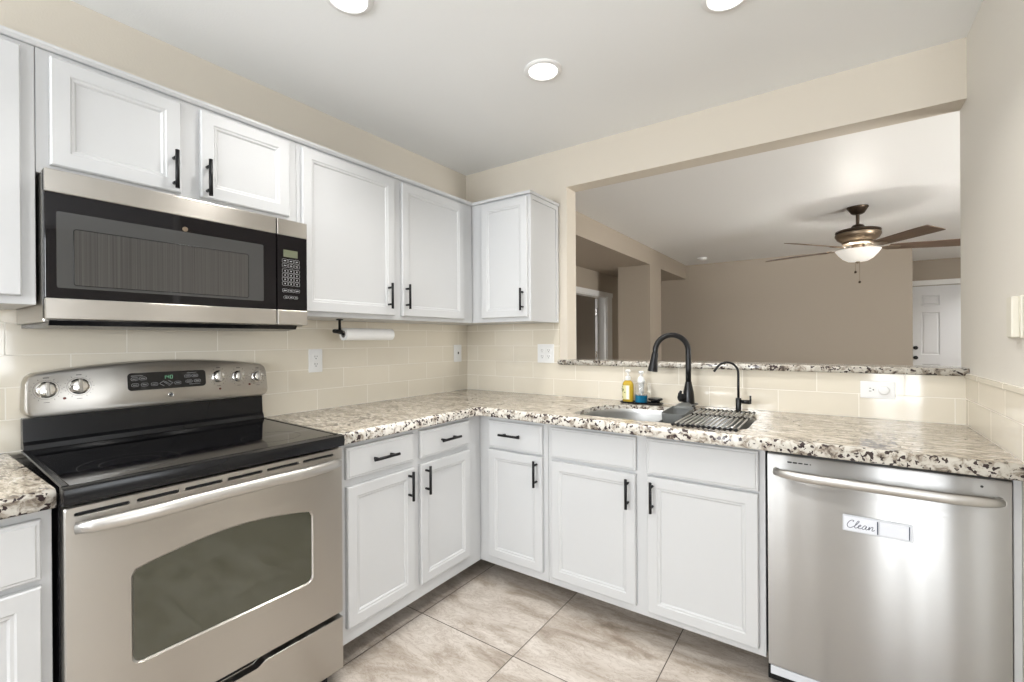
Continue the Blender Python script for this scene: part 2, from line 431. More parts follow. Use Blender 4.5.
hg.finish('hinge', M_CHROME, d2)
# entry door with six panels
def panel_field(mb, x0, x1, z0, z1, yf, bev=.012, dep=.006, inner=True):
    rows = []
    for d, y in ((0, yf), (bev, yf+dep), (bev*2.2, yf+dep), (bev*3.2, yf+dep*.25)):
        rows.append([(x0+d, y, z0+d), (x1-d, y, z0+d), (x1-d, y, z1-d), (x0+d, y, z1-d)])
    mb.ring(rows, True, False, True, smooth=False)
def grid_front(mb, x0, x1, z0, z1, yf, holes):
    xs = sorted({x0, x1, *[h[0] for h in holes], *[h[1] for h in holes]}); zs = sorted({z0, z1, *[h[2] for h in holes], *[h[3] for h in holes]})
    for a, b in zip(xs[:-1], xs[1:]):
        for c, d in zip(zs[:-1], zs[1:]):
            if any(h[0] <= (a+b)/2 <= h[1] and h[2] <= (c+d)/2 <= h[3] for h in holes): continue
            mb.b.faces.new([mb.b.verts.new(p) for p in ((a, yf, c), (b, yf, c), (b, yf, d), (a, yf, d))])
dm = MB(); dx0, dx1, yf = 3.135, 4.045, 6.785
cols = ((dx0+.125, dx0+.335), (dx0+.575, dx0+.785)); rws = ((1.745, 1.90), (1.0, 1.645), (.22, .86))
holes = [(a, b, c, d) for a, b in cols for c, d in rws]
grid_front(dm, dx0, dx1, .01, 2.04, yf, holes)
for h in holes: panel_field(dm, *h, yf, .010, .010)
dm.box(dx0, dx1, yf+.012, yf+.034, .01, 2.04)
for x in (dx0, dx1): dm.b.faces.new([dm.b.verts.new(p) for p in ((x, yf, .01), (x, yf+.012, .01), (x, yf+.012, 2.04), (x, yf, 2.04))])
dm.b.faces.new([dm.b.verts.new(p) for p in ((dx0, yf, 2.04), (dx1, yf, 2.04), (dx1, yf+.012, 2.04), (dx0, yf+.012, 2.04))])
d1 = struct('door_1', dm, M_DOORW)
kb = MB()
for z in (.955, 1.105): kb.lathe([(.026, -.001), (.026, -.012), (.012, -.02), (.012, -.04), (.026, -.048), (.028, -.06), (.018, -.07)], (dx0+.055, yf, z), 'y', 16)
kb.finish('door_knob', M_BLACK, d1)
ct = MB(); ct.box(dx0-.085, dx0-.006, 6.80, 6.82, 0, 2.13, .003); ct.box(dx1+.006, dx1+.085, 6.80, 6.82, 0, 2.13, .003); ct.box(dx0-.085, dx1+.085, 6.795, 6.82, 2.052, 2.13, .003)
struct('trim_7', ct, M_TRIMW)
# backsplash tile (cladding of the walls)
ZT = 1.366
tl = MB(); tl.box(0, T, -2.95, 0, .902, 1.43)
struct('trim_1', tl, M_TILEL)
tb = MB(); tb.box(T, .757, -T, 0, .902, 1.43); tb.box(.757, WR-T, -T, 0, .902, 1.1055)
struct('trim_2', tb, M_TILEB)
tr = MB(); tr.box(WR-T, WR, -1.14, 0, .902, 1.098)
struct('trim_3', tr, M_TILER)
tr = MB(); tr.box(WR-.013, WR, -1.14, -.001, 1.098, 1.118, .004)
struct('trim_8', tr, M_TILER)
bb = MB(); bb.box(.23, 2.98, 5.108, 5.119, 0, .09)
struct('baseboard_far', bb, M_TRIMW)

# ------------------------------------------------------------------ cabinets
def door_mesh(w_, h_, t=.02, rail=.047, flat=False):
    # lower-left at origin, back on y=0, front at y=-t
    mb = MB(); e = .0035
    def R(d, y): return [(d, y, d), (w_-d, y, d), (w_-d, y, h_-d), (d, y, h_-d)]
    if flat: rows = [R(0, 0), R(0, -t+.006), R(.003, -t+.003), R(.008, -t+.003), R(.011, -t), ]
    else: rows = [R(0, 0), R(0, -t+e), R(e, -t), R(rail-.006, -t), R(rail-.002, -t+.003), R(rail+.004, -t+.0035), R(rail+.009, -t+.0085)]
    mb.ring(rows, True, True, True, smooth=False); return mb
def pull(parent, x, z, length=.126, vertical=True, y=-.02):
    mb = MB(); hl = length/2; p = .033*length/.126*1.25
    if vertical:
        mb.tube([(x, y-.030, z-hl), (x, y-.030, z+hl)], .0062, 12)
        o = mb.finish('handle', M_BLACK, parent)
        for s_ in (-1, 1):
            MB().tube([(x, y+.0005, z+s_*p), (x, y-.0255, z+s_*p)], .0052, 10).finish('post', M_BLACK, o)
    else:
        mb.tube([(x-hl, y-.030, z), (x+hl, y-.030, z)], .0062, 12)
        o = mb.finish('handle', M_BLACK, parent)
        for s_ in (-1, 1):
            MB().tube([(x+s_*p, y+.0005, z), (x+s_*p, y-.0255, z)], .0052, 10).finish('post', M_BLACK, o)
    return o
def add_door(root, x0, x1, z0, z1, yf, handle=None, kind='door', flat=False, rail=.047):
    o = door_mesh(x1-x0, z1-z0, rail=rail, flat=flat).finish(kind, M_WHITE, root); o.location = (x0, yf, z0)
    if handle:
        hx, hz, vert = handle; pull(o, hx-x0, hz-z0, vertical=vert, length=.126)
    return o
def carcass(root, x0, x1, depth, z0, z1, extra=None, name='carcass'):
    mb = MB(); mb.box(x0, x1, -depth, -.010, z0, z1, .0012, 1)
    if extra: extra(mb)
    return mb.finish(name, M_WHITE, root)
# upper cabinets, left wall: local x = world y - y0
def ucab(label, y0, y1, z0, doors, z1=2.085, d=.33, zmain=None):
    r = thing('upper_cabinet', label, 'cabinet', (0, y0, 0), LEFT)
    carcass(r, .0007, y1-y0-.0007, d, z0, z1)
    for a, b, c, dd, hy, hz in doors:
        add_door(r, a-y0, b-y0, c, dd, -d-.0005, (hy-y0, hz, True) if hy is not None else None)
    return r
ucab('white upper cabinet at the far left edge, left of the microwave', -2.95, -2.220, 1.366, [(-2.93, -2.250, 1.388, 2.068, None, 0)])
ucab('short white two-door cabinet directly above the microwave', -2.220, -1.462, 1.737,
     [(-2.193, -1.877, 1.762, 2.068, -1.899, 1.831), (-1.818, -1.500, 1.765, 2.070, -1.800, 1.831)])
ucab('tall white two-door upper cabinet between microwave and corner', -1.462, -.335, 1.366,
     [(-1.446, -.957, 1.386, 2.070, -1.000, 1.481), (-.908, -.428, 1.386, 2.070, -.886, 1.485)])
r = thing('upper_cabinet', 'narrow white single-door corner cabinet beside the pass-through opening', 'cabinet', (0, 0, 0), BACK)
def cext(mb):
    # framed side panel
    pass
carcass(r, .012, .75, .33, 1.366, 2.085)
sp = MB()
for a, b, c, d in ((-.33, -.305, 1.366, 2.085), (-.035, -.010, 1.366, 2.085)): sp.box(.7505, .757, a, b, c, d, .001, 1)
sp.box(.7505, .757, -.305, -.035, 2.060, 2.085); sp.box(.7505, .757, -.305, -.035, 1.366, 1.374)
sp.finish('side_frame', M_WHITE, r)
add_door(r, .415, .742, 1.391, 2.070, -.3305, (.716, 1.489, True))
# crown strip along the tops
cr = MB()
cr.prism([(-.010, 2.0855), (-.338, 2.0855), (-.346, 2.094), (-.346, 2.102), (-.010, 2.102)], 0, 2.95-.335, 'yz')
o = cr.finish('cabinet_crown', M_WHITE); o.location = (0, -2.95, 0); o.rotation_euler = (0, 0, LEFT)
tag(o, 'thin white crown strip on top of the left-wall cabinets', 'moulding')
cr = MB(); L0 = [(.346, -.346), (.765, -.346), (.765, -.010), (.010, -.010), (.010, -.334), (.346, -.334)]
cr.prism(L0, 2.0855, 2.102, 'xy', bev=.002)
tag(cr.finish('cabinet_crown', M_WHITE), 'short white crown strip on top of the corner cabinet', 'moulding')

# base cabinets
ZB = .868
def bcab(label, loc, rz, w_, fronts, d=.61, x0=0, kick=.455):
    r = thing('base_cabinet', label, 'cabinet', loc, rz)
    mb = MB(); mb.box(x0+.0007, w_-.0007, -d, -.012, .095, ZB-.001, .0012, 1)
    mb.finish('carcass', M_WHITE, r)
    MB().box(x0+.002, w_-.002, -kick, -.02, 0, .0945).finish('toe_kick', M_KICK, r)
    for kind, a, b, c, dd, h in fronts:
        add_door(r, a, b, c, dd, -d-.0005, h, kind, flat=(kind != 'door'))
    return r
M_KICK = mat('shade_toned_toe_board', (.30, .26, .22), .7)  # brown tone paints in the shade under the white cabinets
y0 = -1.466
bcab('white base cabinet with two drawers and two doors, right of the range', (0, y0, 0), LEFT, -.612-y0,
     [('drawer', -1.440-y0, -1.097-y0, .728, .850, (-1.270-y0, .787, False)), ('door', -1.438-y0, -1.097-y0, .157, .699, (-1.131-y0, .629, True)),
      ('drawer', -1.057-y0, -.717-y0, .728, .852, (-.882-y0, .792, False)), ('door', -1.057-y0, -.717-y0, .160, .702, (-1.029-y0, .630, True))])
r = bcab('white corner base cabinet with one drawer over one door', (0, 0, 0), BACK, 1.028,
     [('drawer', .677, 1.003, .706, .846, (.829, .782, False)), ('door', .677, 1.003, .140, .696, (.974, .617, True))], x0=.014)
r = bcab('white sink base cabinet with two false drawer fronts and two doors', (0, 0, 0), BACK, 1.945,
     [('false_front', 1.050, 1.464, .704, .846, None), ('door', 1.053, 1.462, .133, .688, (1.432, .608, True)),
      ('false_front', 1.510, 1.924, .700, .848, None), ('door', 1.513, 1.922, .125, .690, (1.536, .612, True))], x0=1.028)
# the sink bowls hang inside the sink cabinet: open its top
for ch in r.children:
    if ch.name.startswith('carcass'):
        me = ch.data; b = MB()
        b.box(1.0287, 1.9443, -.61, -.592, .095, ZB-.001, .0012, 1); b.box(1.0287, 1.046, -.592, -.012, .095, ZB-.001)
        b.box(1.927, 1.9443, -.592, -.012, .095, ZB-.001); b.box(1.046, 1.927, -.592, -.012, .095, .113); b.box(1.046, 1.927, -.030, -.012, .113, ZB-.001)
        bmesh.ops.recalc_face_normals(b.b, faces=b.b.faces); b.b.to_mesh(me)
r = thing('filler_panel', 'narrow white filler panel between dishwasher and right wall', 'panel', (2.5665, 0, 0), BACK)
MB().box(0, .0175, -.625, -.012, 0, ZB-.001, .001, 1).finish('board', M_WHITE, r)
y0 = -2.95
bcab('white base cabinet at the far left edge, left of the range', (0, y0, 0), LEFT, -2.241-y0,
     [('drawer', .02, -2.262-y0, .706, .846, None), ('door', .02, -2.262-y0, .14, .690, None)])

# ------------------------------------------------------------------ countertops
def slab(name, poly, flags, z0, z1, hole=None, rt_=.014, rb=.008):
    """poly CCW; flags[i] is 1 when the edge i -> i+1 is rounded."""
    mb = MB(); n = len(poly)
    def off(d):
        out = []
        for i in range(n):
            p = Vector(poly[i]); a = Vector(poly[i-1]); c = Vector(poly[(i+1) % n])
            e1 = (p-a).normalized(); e2 = (c-p).normalized(); n1 = Vector((-e1.y, e1.x)); n2 = Vector((-e2.y, e2.x))
            d1 = d*flags[i-1]; d2 = d*flags[i]
            A = p+n1*d1; B = p+n2*d2; den = e1.x*e2.y-e1.y*e2.x
            if abs(den) < 1e-6: out.append(A); continue
            t = ((B-A).x*e2.y-(B-A).y*e2.x)/den; out.append(A+e1*t)
        return out
    prof = []
    K = 5
    for k in range(K+1): a = PI/2*k/K; prof.append((rb*(1-math.sin(a)), z0+rb*(1-math.cos(a))))
    for k in range(K+1): a = PI/2*k/K; prof.append((rt_*(1-math.cos(a)), z1-rt_*(1-math.sin(a))))
    rows = [[(p.x, p.y, z) for p in off(d)] for d, z in prof]
    ei, ti = mb.mi(M_GRANE), mb.mi(M_GRAN)
    R = [[mb.b.verts.new(p) for p in row] for row in rows]
    for j, (a, b) in enumerate(zip(R[:-1], R[1:])):
        for i in range(n):
            f = mb.b.faces.new([a[i], a[(i+1) % n], b[(i+1) % n], b[i]]); f.smooth = True
            f.material_index = ei
    def loop_edges(vs): return [mb.b.edges.get((vs[i], vs[(i+1) % len(vs)])) or mb.b.edges.new((vs[i], vs[(i+1) % len(vs)])) for i in range(len(vs))]
    for ring, z in ((R[0], z0), (R[-1], z1)):
        if hole:
            hv = [mb.b.verts.new((x, y, z)) for x, y in hole]
            res = bmesh.ops.triangle_fill(mb.b, use_beauty=True, edges=loop_edges(ring)+loop_edges(hv))
            for g in res['geom']:
                if isinstance(g, bmesh.types.BMFace): g.material_index = ti
            if z == z0: h0 = hv
            else:
                m_ = len(hv)
                for i in range(m_):
                    f = mb.b.faces.new([h0[i], hv[i], hv[(i+1) % m_], h0[(i+1) % m_]]); f.material_index = ei
        else:
            f = mb.b.faces.new(ring if z == z1 else ring[::-1]); f.material_index = ti
    return mb.finish(name)
ZC0, ZC1 = .869, .914
def arc(cx, cy, r, a0, a1, n=8): return [(cx+r*math.cos(math.radians(a0+(a1-a0)*i/n)), cy+r*math.sin(math.radians(a0+(a1-a0)*i/n))) for i in range(n+1)]
SX0, SX1, SY0, SY1 = 1.140, 1.880, -.60, -.150
sink_hole = arc(SX0+.06, SY0+.06, .06, 180, 270) + arc(SX1-.06, SY0+.06, .06, 270, 360) + arc(SX1-.16, SY1-.16, .16, 0, 90) + arc(SX0+.22, SY1-.22, .22, 90, 180)
poly = [(T+.001, -1.4735), (.645, -1.4735)] + arc(.675, -.695, .03, 180, 90, 4) + [(1.5, -.700), (WR-T-.001, -.712), (WR-T-.001, -T-.001), (T+.001, -T-.001)]
flags = [1 if i in range(1, 8) else 0 for i in range(len(poly))]
ct = slab('countertop', poly, flags, ZC0, ZC1, sink_hole[::-1])
tag(ct, 'L-shaped speckled granite countertop with sink, running round the corner', 'countertop')
ct2 = slab('countertop', [(T+.001, -2.95), (.645, -2.95), (.645, -2.2395), (T+.001, -2.2395)], [0, 1, 0, 0], ZC0, ZC1)
tag(ct2, 'short granite countertop at the lower left, left of the range', 'countertop')
lg = slab('bar_ledge', [(.757, -.0325), (WR-.0015, -.0325), (WR-.0015, .175), (.8115, .175), (.8115, -.0005), (.757, -.0005)], [1, 0, 1, 0, 0, 1], 1.1065, 1.137, rt_=.01, rb=.01)
for f in lg.data.polygons: f.material_index = 0
tag(lg, 'long speckled granite ledge along the pass-through opening', 'ledge')

# ------------------------------------------------------------------ sink
def sink():
    r = thing('sink', 'stainless double-bowl undermount sink set into the granite countertop', 'sink', (0, 0, 0))
    zt = .894
    def bowl(name, loop, depth):
        mb = MB(); cx = sum(p[0] for p in loop)/len(loop); cy = sum(p[1] for p in loop)/len(loop)
        rows = []
        for s_, z in ((.994, zt), (.985, zt-.003), (.98, zt-.02), (.955, zt-depth*.9), (.92, zt-depth*.97), (.84, zt-depth)):
            rows.append([(cx+(x-cx)*s_, cy+(y-cy)*s_, z) for x, y in loop])
        mb.ring(rows, True, False, True)
        return mb.finish(name, M_SINK, r, recalc=False)
    x = 1.515
    def bl(a0, a1, rb): return arc(a0+.07, SY0+.065, .07, 180, 270) + arc(a1-.07, SY0+.065, .07, 270, 360) + arc(a1-rb[1], SY1-rb[1], rb[1], 0, 90) + arc(a0+rb[0], SY1-rb[0], rb[0], 90, 180)
    b1 = bowl('bowl', bl(SX0, x-.001, (.22, .06)), .21)
    b2 = bowl('bowl', bl(x+.001, SX1, (.06, .16)), .17)
    for bo, c, z in ((b1, (1.32, -.36), zt-.21), (b2, (1.70, -.36), zt-.17)):
        MB().lathe([(.055, z+.0005), (.055, z+.003), (.04, z+.003), (.036, z+.001)], (c[0], c[1], 0), 'z', 20).finish('drain', M_CHROME, bo)
sink()

# ------------------------------------------------------------------ range
def stove():
    W = .756; r = thing('electric_range', 'stainless electric range with black glass cooktop under the microwave', 'oven', (0, -2.234, 0), LEFT)
    MB().box(.002, W-.002, -.62, -.03, .03, .895, .002, 1).finish('body', M_BPLAST, r)
    # cooktop with raised rim and thick front lip
    cb = MB(); cb.prism([(.0, -.672), (W-.016, -.672), (W+.019, -.04), (.022, -.04)], .9146, .9175, 'xy', bev=.001, seg=1); cb.box(.002, W-.016, -.672, -.63, .8965, .9146, .001, 1)
    cb.prism([(-.672, .876), (-.689, .880), (-.693, .90), (-.689, .917), (-.672, .9205), (-.655, .918), (-.655, .876)], -.002, W-.014, 'yz', bev=.002)
    ck = cb.finish('cooktop', M_BPLAST, r, smooth=True)
    MB().prism([(.016, -.655), (W-.032, -.655), (W-.001, -.075), (.034, -.075)], .9177, .9190, 'xy', bev=.0004, seg=1).finish('glass_surface', M_GLASSTOP, ck)
    for xa, xb in ((.001, .022), (W-.030, W+.005)): MB().prism([(xa, -.655), (xa+.013, -.655), (xb+.013, -.05), (xb, -.05)], .9176, .9205, 'xy', bev=.001, seg=1).finish('side_rim', M_BPLAST, ck)
    for (cx, cy, rr) in ((.175, -.50, (.115, .07)), (.575, -.50, (.095,)), (.185, -.215, (.085,)), (.565, -.215, (.10, .06))):
        br = MB()
        for q in rr:
            n = 48; rows = [[(cx+(q-.002)*math.cos(2*PI*i/n), cy+(q-.002)*math.sin(2*PI*i/n), .91915) for i in range(n)], [(cx+q*math.cos(2*PI*i/n), cy+q*math.sin(2*PI*i/n), .91915) for i in range(n)]]
            br.ring(rows, True, False, False)
        br.finish('burner_ring', M_RING, ck)
    # backguard
    rb = MB(); rb.prism([(-.012, .9178), (-.062, .9195), (-.058, .935), (-.046, .945), (-.044, 1.018), (-.012, 1.018)], 0.026, W+.014, 'yz', bev=.002)
    rb.finish('riser', M_BPLAST, r, smooth=True)
    pl = MB(); n = 24; prof = []
    x0, x1 = .024, W+.028
    def ztop(t): return 1.163+.031*math.sin(PI*t)**.8 if 0 < t < 1 else 1.163
    outline = []
    rr = .028
    outline += [(x0+rr*(1-math.cos(a)), 1.021+rr*(1-math.sin(a))) for a in [PI/2*i/4 for i in range(5)]][::-1]  # bottom-left
    outline = [(x0+rr, 1.021)] + [(x1-rr, 1.021)] + [(x1-rr+rr*math.sin(a), 1.021+rr-rr*math.cos(a)) for a in [PI/2*i/4 for i in range(1, 5)]]
    tops = []
    for i in range(n+1):
        t = i/n; x = x1 - (x1-x0)*t; z = 1.158+.034*math.sin(PI*t)**.85 if 0 < t < 1 else 1.158
        tops.append((x, z))
    k = 3
    c0 = (x1-rr, tops[k][1])
    outline += [(x1-.003, 1.130), (x1-.010, 1.150), (x1-.026, 1.163)] + tops[k:-k] + [(x0+.026, 1.163), (x0+.010, 1.150), (x0+.003, 1.130)]
    outline += [(x0+rr-rr*math.sin(a), 1.021+rr-rr*math.cos(a)) for a in [PI/2*i/4 for i in range(4, 0, -1)]]
    def fy(z): return -.078 + (z-1.02)*.12
    cxm = (x0+x1)/2; czm = 1.10
    rows = []
    for s_, dy in ((1, .0), (1, None), (.985, None), (.96, None)):
        row = []
        for (x, z) in outline:
            X = cxm+(x-cxm)*(1-(1-s_)*.55); Z = czm+(z-czm)*(1-(1-s_)*3.2)
            y = -.014 if dy is not None else fy(Z)+{1: .016, .985: .004, .96: 0}[s_]
            row.append((X, y, Z))
        rows.append(row)
    pl.ring(rows, True, True, True)
    pn = pl.finish('control_panel', M_STEEL, r, smooth=True)
    def on(z, d=0): return fy(z)-d
    tilt = -math.atan(.12)
    disp = MB(); disp.prism(rrect(-.125, .125, -.032, .032, .012), -.0025, .004, 'xz', bev=.0008, seg=1)
    dp = disp.finish('clock_display', M_GLASSTOP, pn); dp.location = (-1.825+2.234, on(1.116, .001), 1.116); dp.rotation_euler = (tilt, 0, 0)
    lg_ = MB()
    def seg(x0, z0, x1, z1, t=.0006): 
        lg_.tube([(x0, -.0026, z0), (x1, -.0026, z1)], t, 6)
    def btn(cx, cz, w_, h_):
        pts = rrect(cx-w_/2, cx+w_/2, cz-h_/2, cz+h_/2, h_*.45, 3); n_ = len(pts)
        lg_.tube([(x, -.0026, z) for x, z in pts], .0005, 6, closed=True)
        for k_ in (-1, 0, 1): seg(cx+k_*w_*.2-.002, cz, cx+k_*w_*.2+.002, cz, .0009)
    for cx, cz in ((-.105, .010), (-.080, .011), (-.104, -.012), (-.076, -.012), (-.046, -.013), (.028, -.013)): btn(cx, cz, .021, .011)
    for cx, cz in ((.062, .011), (.087, .011), (.066, -.010), (.095, -.010)): btn(cx, cz, .022, .010)
    seg(-.115, .0215, -.080, .0215, .0008); seg(.060, .0225, .092, .0225, .0008); seg(.066, -.0215, .104, -.0215, .0006)
    # the arrow cluster in the middle
    seg(-.030, -.012, -.016, -.002); seg(-.030, -.012, -.016, -.022); seg(.012, -.012, -.002, -.002); seg(.012, -.012, -.002, -.022); seg(-.018, -.006, -.002, -.018); seg(-.014, -.004, .002, -.016)
    lg_.finish('button_legend', M_LEGEND, dp)
    dg = MB()
    def digit(cx, cz, segs, w_=.0065, h_=.012):
        P = {'a': ((0, 1), (1, 1)), 'b': ((1, 1), (1, .5)), 'c': ((1, .5), (1, 0)), 'd': ((0, 0), (1, 0)), 'e': ((0, 0), (0, .5)), 'f': ((0, .5), (0, 1)), 'g': ((0, .5), (1, .5))}
        for s_ in segs:
            (ax, az), (bx, bz) = P[s_]
            dg.tube([(cx+(ax-.5)*w_, -.0027, cz+(az-.5)*h_), (cx+(bx-.5)*w_, -.0027, cz+(bz-.5)*h_)], .0007, 6)
    digit(-.015, .0115, 'bc'); digit(-.003, .0115, 'bcfg'); digit(.008, .0115, 'abcdef')
    for z in (.009, .014): dg.box(-.0105, -.0095, -.003, -.0025, z-.0005, z+.0005)
    dg.finish('clock_digits', M_DIGIT, dp)
    bd = MB(); bd.lathe([(.0095, .001), (.0095, -.002), (.008, -.003), (.0068, -.002)], (0, 0, 0), 'y', 20)
    bo = bd.finish('badge', M_CHROME, pn); bo.location = (-1.820+2.234, on(1.060), 1.060)
    b2 = MB(); b2.lathe([(.0066, -.0024), (.0066, -.003)], (0, 0, 0), 'y', 20, mt=M_PRINT)
    for a in range(3):
        A = a*2*PI/3; b2.tube([(.0045*math.cos(A+q), -.0032, .0045*math.sin(A+q)) for q in (0, .5, 1.0)]+[(.001*math.cos(A+1.6), -.0032, .001*math.sin(A+1.6))], .0005, 6, mt=M_CHROME)
    b2.finish('badge_emblem', None, bo)
    # knobs with dials
    for yy, zz in ((-2.158, 1.108), (-2.079, 1.113), (-1.652, 1.117), (-1.574, 1.113), (-1.496, 1.108)):
        x = yy+2.234; big = yy < -2; R_ = .0235 if big else .021
        k = MB(); k.lathe([(R_+.003, .002), (R_+.003, -.003), (R_, -.004), (R_*.96, -.012), (R_*.80, -.017), (R_*.4, -.019)], (0, 0, 0), 'y', 28)
        kn = k.finish('knob', M_CHROME, pn, smooth=True); kn.location = (x, on(zz), zz); kn.rotation_euler = (tilt, 0, 0)
        g = MB(); g.box(-.0045, .0045, -.029, -.012, -R_*.92, R_*.98, .002, 2); g.finish('grip', M_STEEL, kn)
        d = MB(); RR = R_+.011
        for i in range(16):
            a = math.radians(-60+i*300/15-0); a = math.radians(240-i*300/15)
            if i in (7, 8): continue
            l_ = .003 if i % 3 else .005
            d.tube([(RR*math.cos(a), -.0006, RR*math.sin(a)), ((RR+l_)*math.cos(a), -.0006, (RR+l_)*math.sin(a))], .0006, 5)
        if big:
            c = [( (R_+.007)*math.cos(2*PI*i/32), -.0005, (R_+.007)*math.sin(2*PI*i/32)) for i in range(32)]
            d.tube(c, .0004, 5, closed=True)
        d.box(-.007, .007, -.0008, .0, R_+.014, R_+.0165); d.box(-.007, .007, -.0008, .0, -R_-.018, -R_-.0165)
        d.finish('dial_marks', M_PRINT, kn)
    for yy, zz in ((-2.116, 1.077), (-1.648, 1.067), (-1.531, 1.076)):
        l = MB(); l.lathe([(.0042, .001), (.0042, -.002), (.002, -.0028)], (0, 0, 0), 'y', 12)
        lo = l.finish('indicator_light', M_REDL, pn); lo.location = (yy+2.234, on(zz), zz)
    # upper vent trim
    # oven door
    D = MB(); yf = -.662; yb = -.622
    win = []
    wx0, wx1, wz0, wz1 = -2.105+2.234, -1.600+2.234, .422, .668
    rr = .022
    win += arc(wx0+rr, wz0+rr, rr, 180, 270, 4) + arc(wx1-rr, wz0+rr, rr, 270, 360, 4)
    win += [(wx1, wz1-.012), (wx1-.008, wz1+.004)]
    for i in range(1, 14): t = i/14; win.append((wx1-.008-(wx1-wx0-.016)*t, wz1+.006+.030*math.sin(PI*t)))
    win += [(wx0+.008, wz1+.004), (wx0, wz1-.012)]
    outer = rrect(.004, W-.004, .262, .868, .006, 3)
    def loop(pts, y): return [D.b.verts.new((x, y, z)) for x, z in pts]
    def edges(vs): return [D.b.edges.new((vs[i], vs[(i+1) % len(vs)])) for i in range(len(vs))]
    o1 = loop(outer, yf+.004); oF = loop([(x+(.003 if x < W/2 else -.003), z+(.003 if z < .5 else -.003)) for x, z in outer], yf); oB = loop(outer, yb)
    wF = loop(win, yf)
    cx = (wx0+wx1)/2; cz = .55
    wI = loop([(cx+(x-cx)*.985, cz+(z-cz)*.97) for x, z in win], yf+.004); wD = loop([(cx+(x-cx)*.985, cz+(z-cz)*.97) for x, z in win], yf+.009)
    n1 = len(outer)
    # vent slots
    slots = []
    sy = [(210, 368), (387, 522), (540, 655), (670, 772), (783, 872), (884, 960)]
    ys = [-2.213, -2.107, -2.094, -2.000, -1.986, -1.897, -1.883, -1.782, -1.770, -1.665, -1.652, -1.545]
    ys = [-2.213, -2.106, -2.092, -1.998, -1.984, -1.888, -1.874, -1.772, -1.758, -1.650, -1.636, -1.520]
    allE = edges(oF)+edges(wF); slF = []
    for i in range(6):
        pts = rrect(ys[2*i]+2.234, ys[2*i+1]+2.234, .8435, .8525, .0042, 3); v = loop(pts, yf); allE += edges(v); slF.append((v, pts))
    bmesh.ops.triangle_fill(D.b, use_beauty=True, edges=allE)
    for a, b in ((oB, o1), (o1, oF)):
        for i in range(n1): D.b.faces.new([a[i], a[(i+1) % n1], b[(i+1) % n1], b[i]])
    D.b.faces.new(oB)
    for a, b in ((wF, wI), (wI, wD)):
        m_ = len(win)
        for i in range(m_): D.b.faces.new([a[i], a[(i+1) % m_], b[(i+1) % m_], b[i]])
    for v, pts in slF:
        q = loop(pts, yf+.012); m_ = len(pts)
        for i in range(m_): D.b.faces.new([v[i], v[(i+1) % m_], q[(i+1) % m_], q[i]])
    dr = D.finish('oven_door', M_STEEL, r)
    MB().prism([(cx+(x-cx)*1.01, cz+(z-cz)*1.01) for x, z in win], yf+.0065, yf+.012, 'xz').finish('oven_window', M_OVENGL, dr)
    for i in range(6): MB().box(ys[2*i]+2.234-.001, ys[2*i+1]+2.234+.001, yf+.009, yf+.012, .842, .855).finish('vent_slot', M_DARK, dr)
    hm = MB(); path = []; n = 24
    for i in range(n+1):
        t = i/n; x = .022+(W-.046)*t; b = math.sin(PI*t)
        path.append((x, yf-.012-.040*min(1, b*1.6)**.6, .819+.006*b))
    hm.tube(path, [.0145+.004*min(1, math.sin(PI*i/n)*3) for i in range(n+1)], 14, sq=(1, .72))
    for x in (.034, W-.036): hm.tube([(x, yf, .819), (x+(.004 if x < .3 else -.004), yf-.026, .820)], .011, 12)
    hm.finish('door_handle', M_HANDLE, dr)
    # storage drawer, top edge dips to a finger pull
    dz = .243; pts = [(.004, .055), (W-.004, .055), (W-.004, dz), (.470, dz), (.445, dz-.014), (.30, dz-.014), (.275, dz), (.004, dz)]
    MB().prism(pts, -.660, -.625, 'xz', bev=.0025).finish('storage_drawer', M_STEEL, r)
    MB().box(.006, W-.006, -.6245, -.6205, .05, .265).finish('drawer_gap', M_DARK, r)  # dark sheet behind the drawer gap, for the shade in it
    for x in (.05, W-.05):
        for y in (-.60, -.10): MB().lathe([(.016, 0), (.016, .012), (.008, .013), (.008, .031)], (x, y, 0), 'z', 12).finish('foot', M_BPLAST, r)
stove()

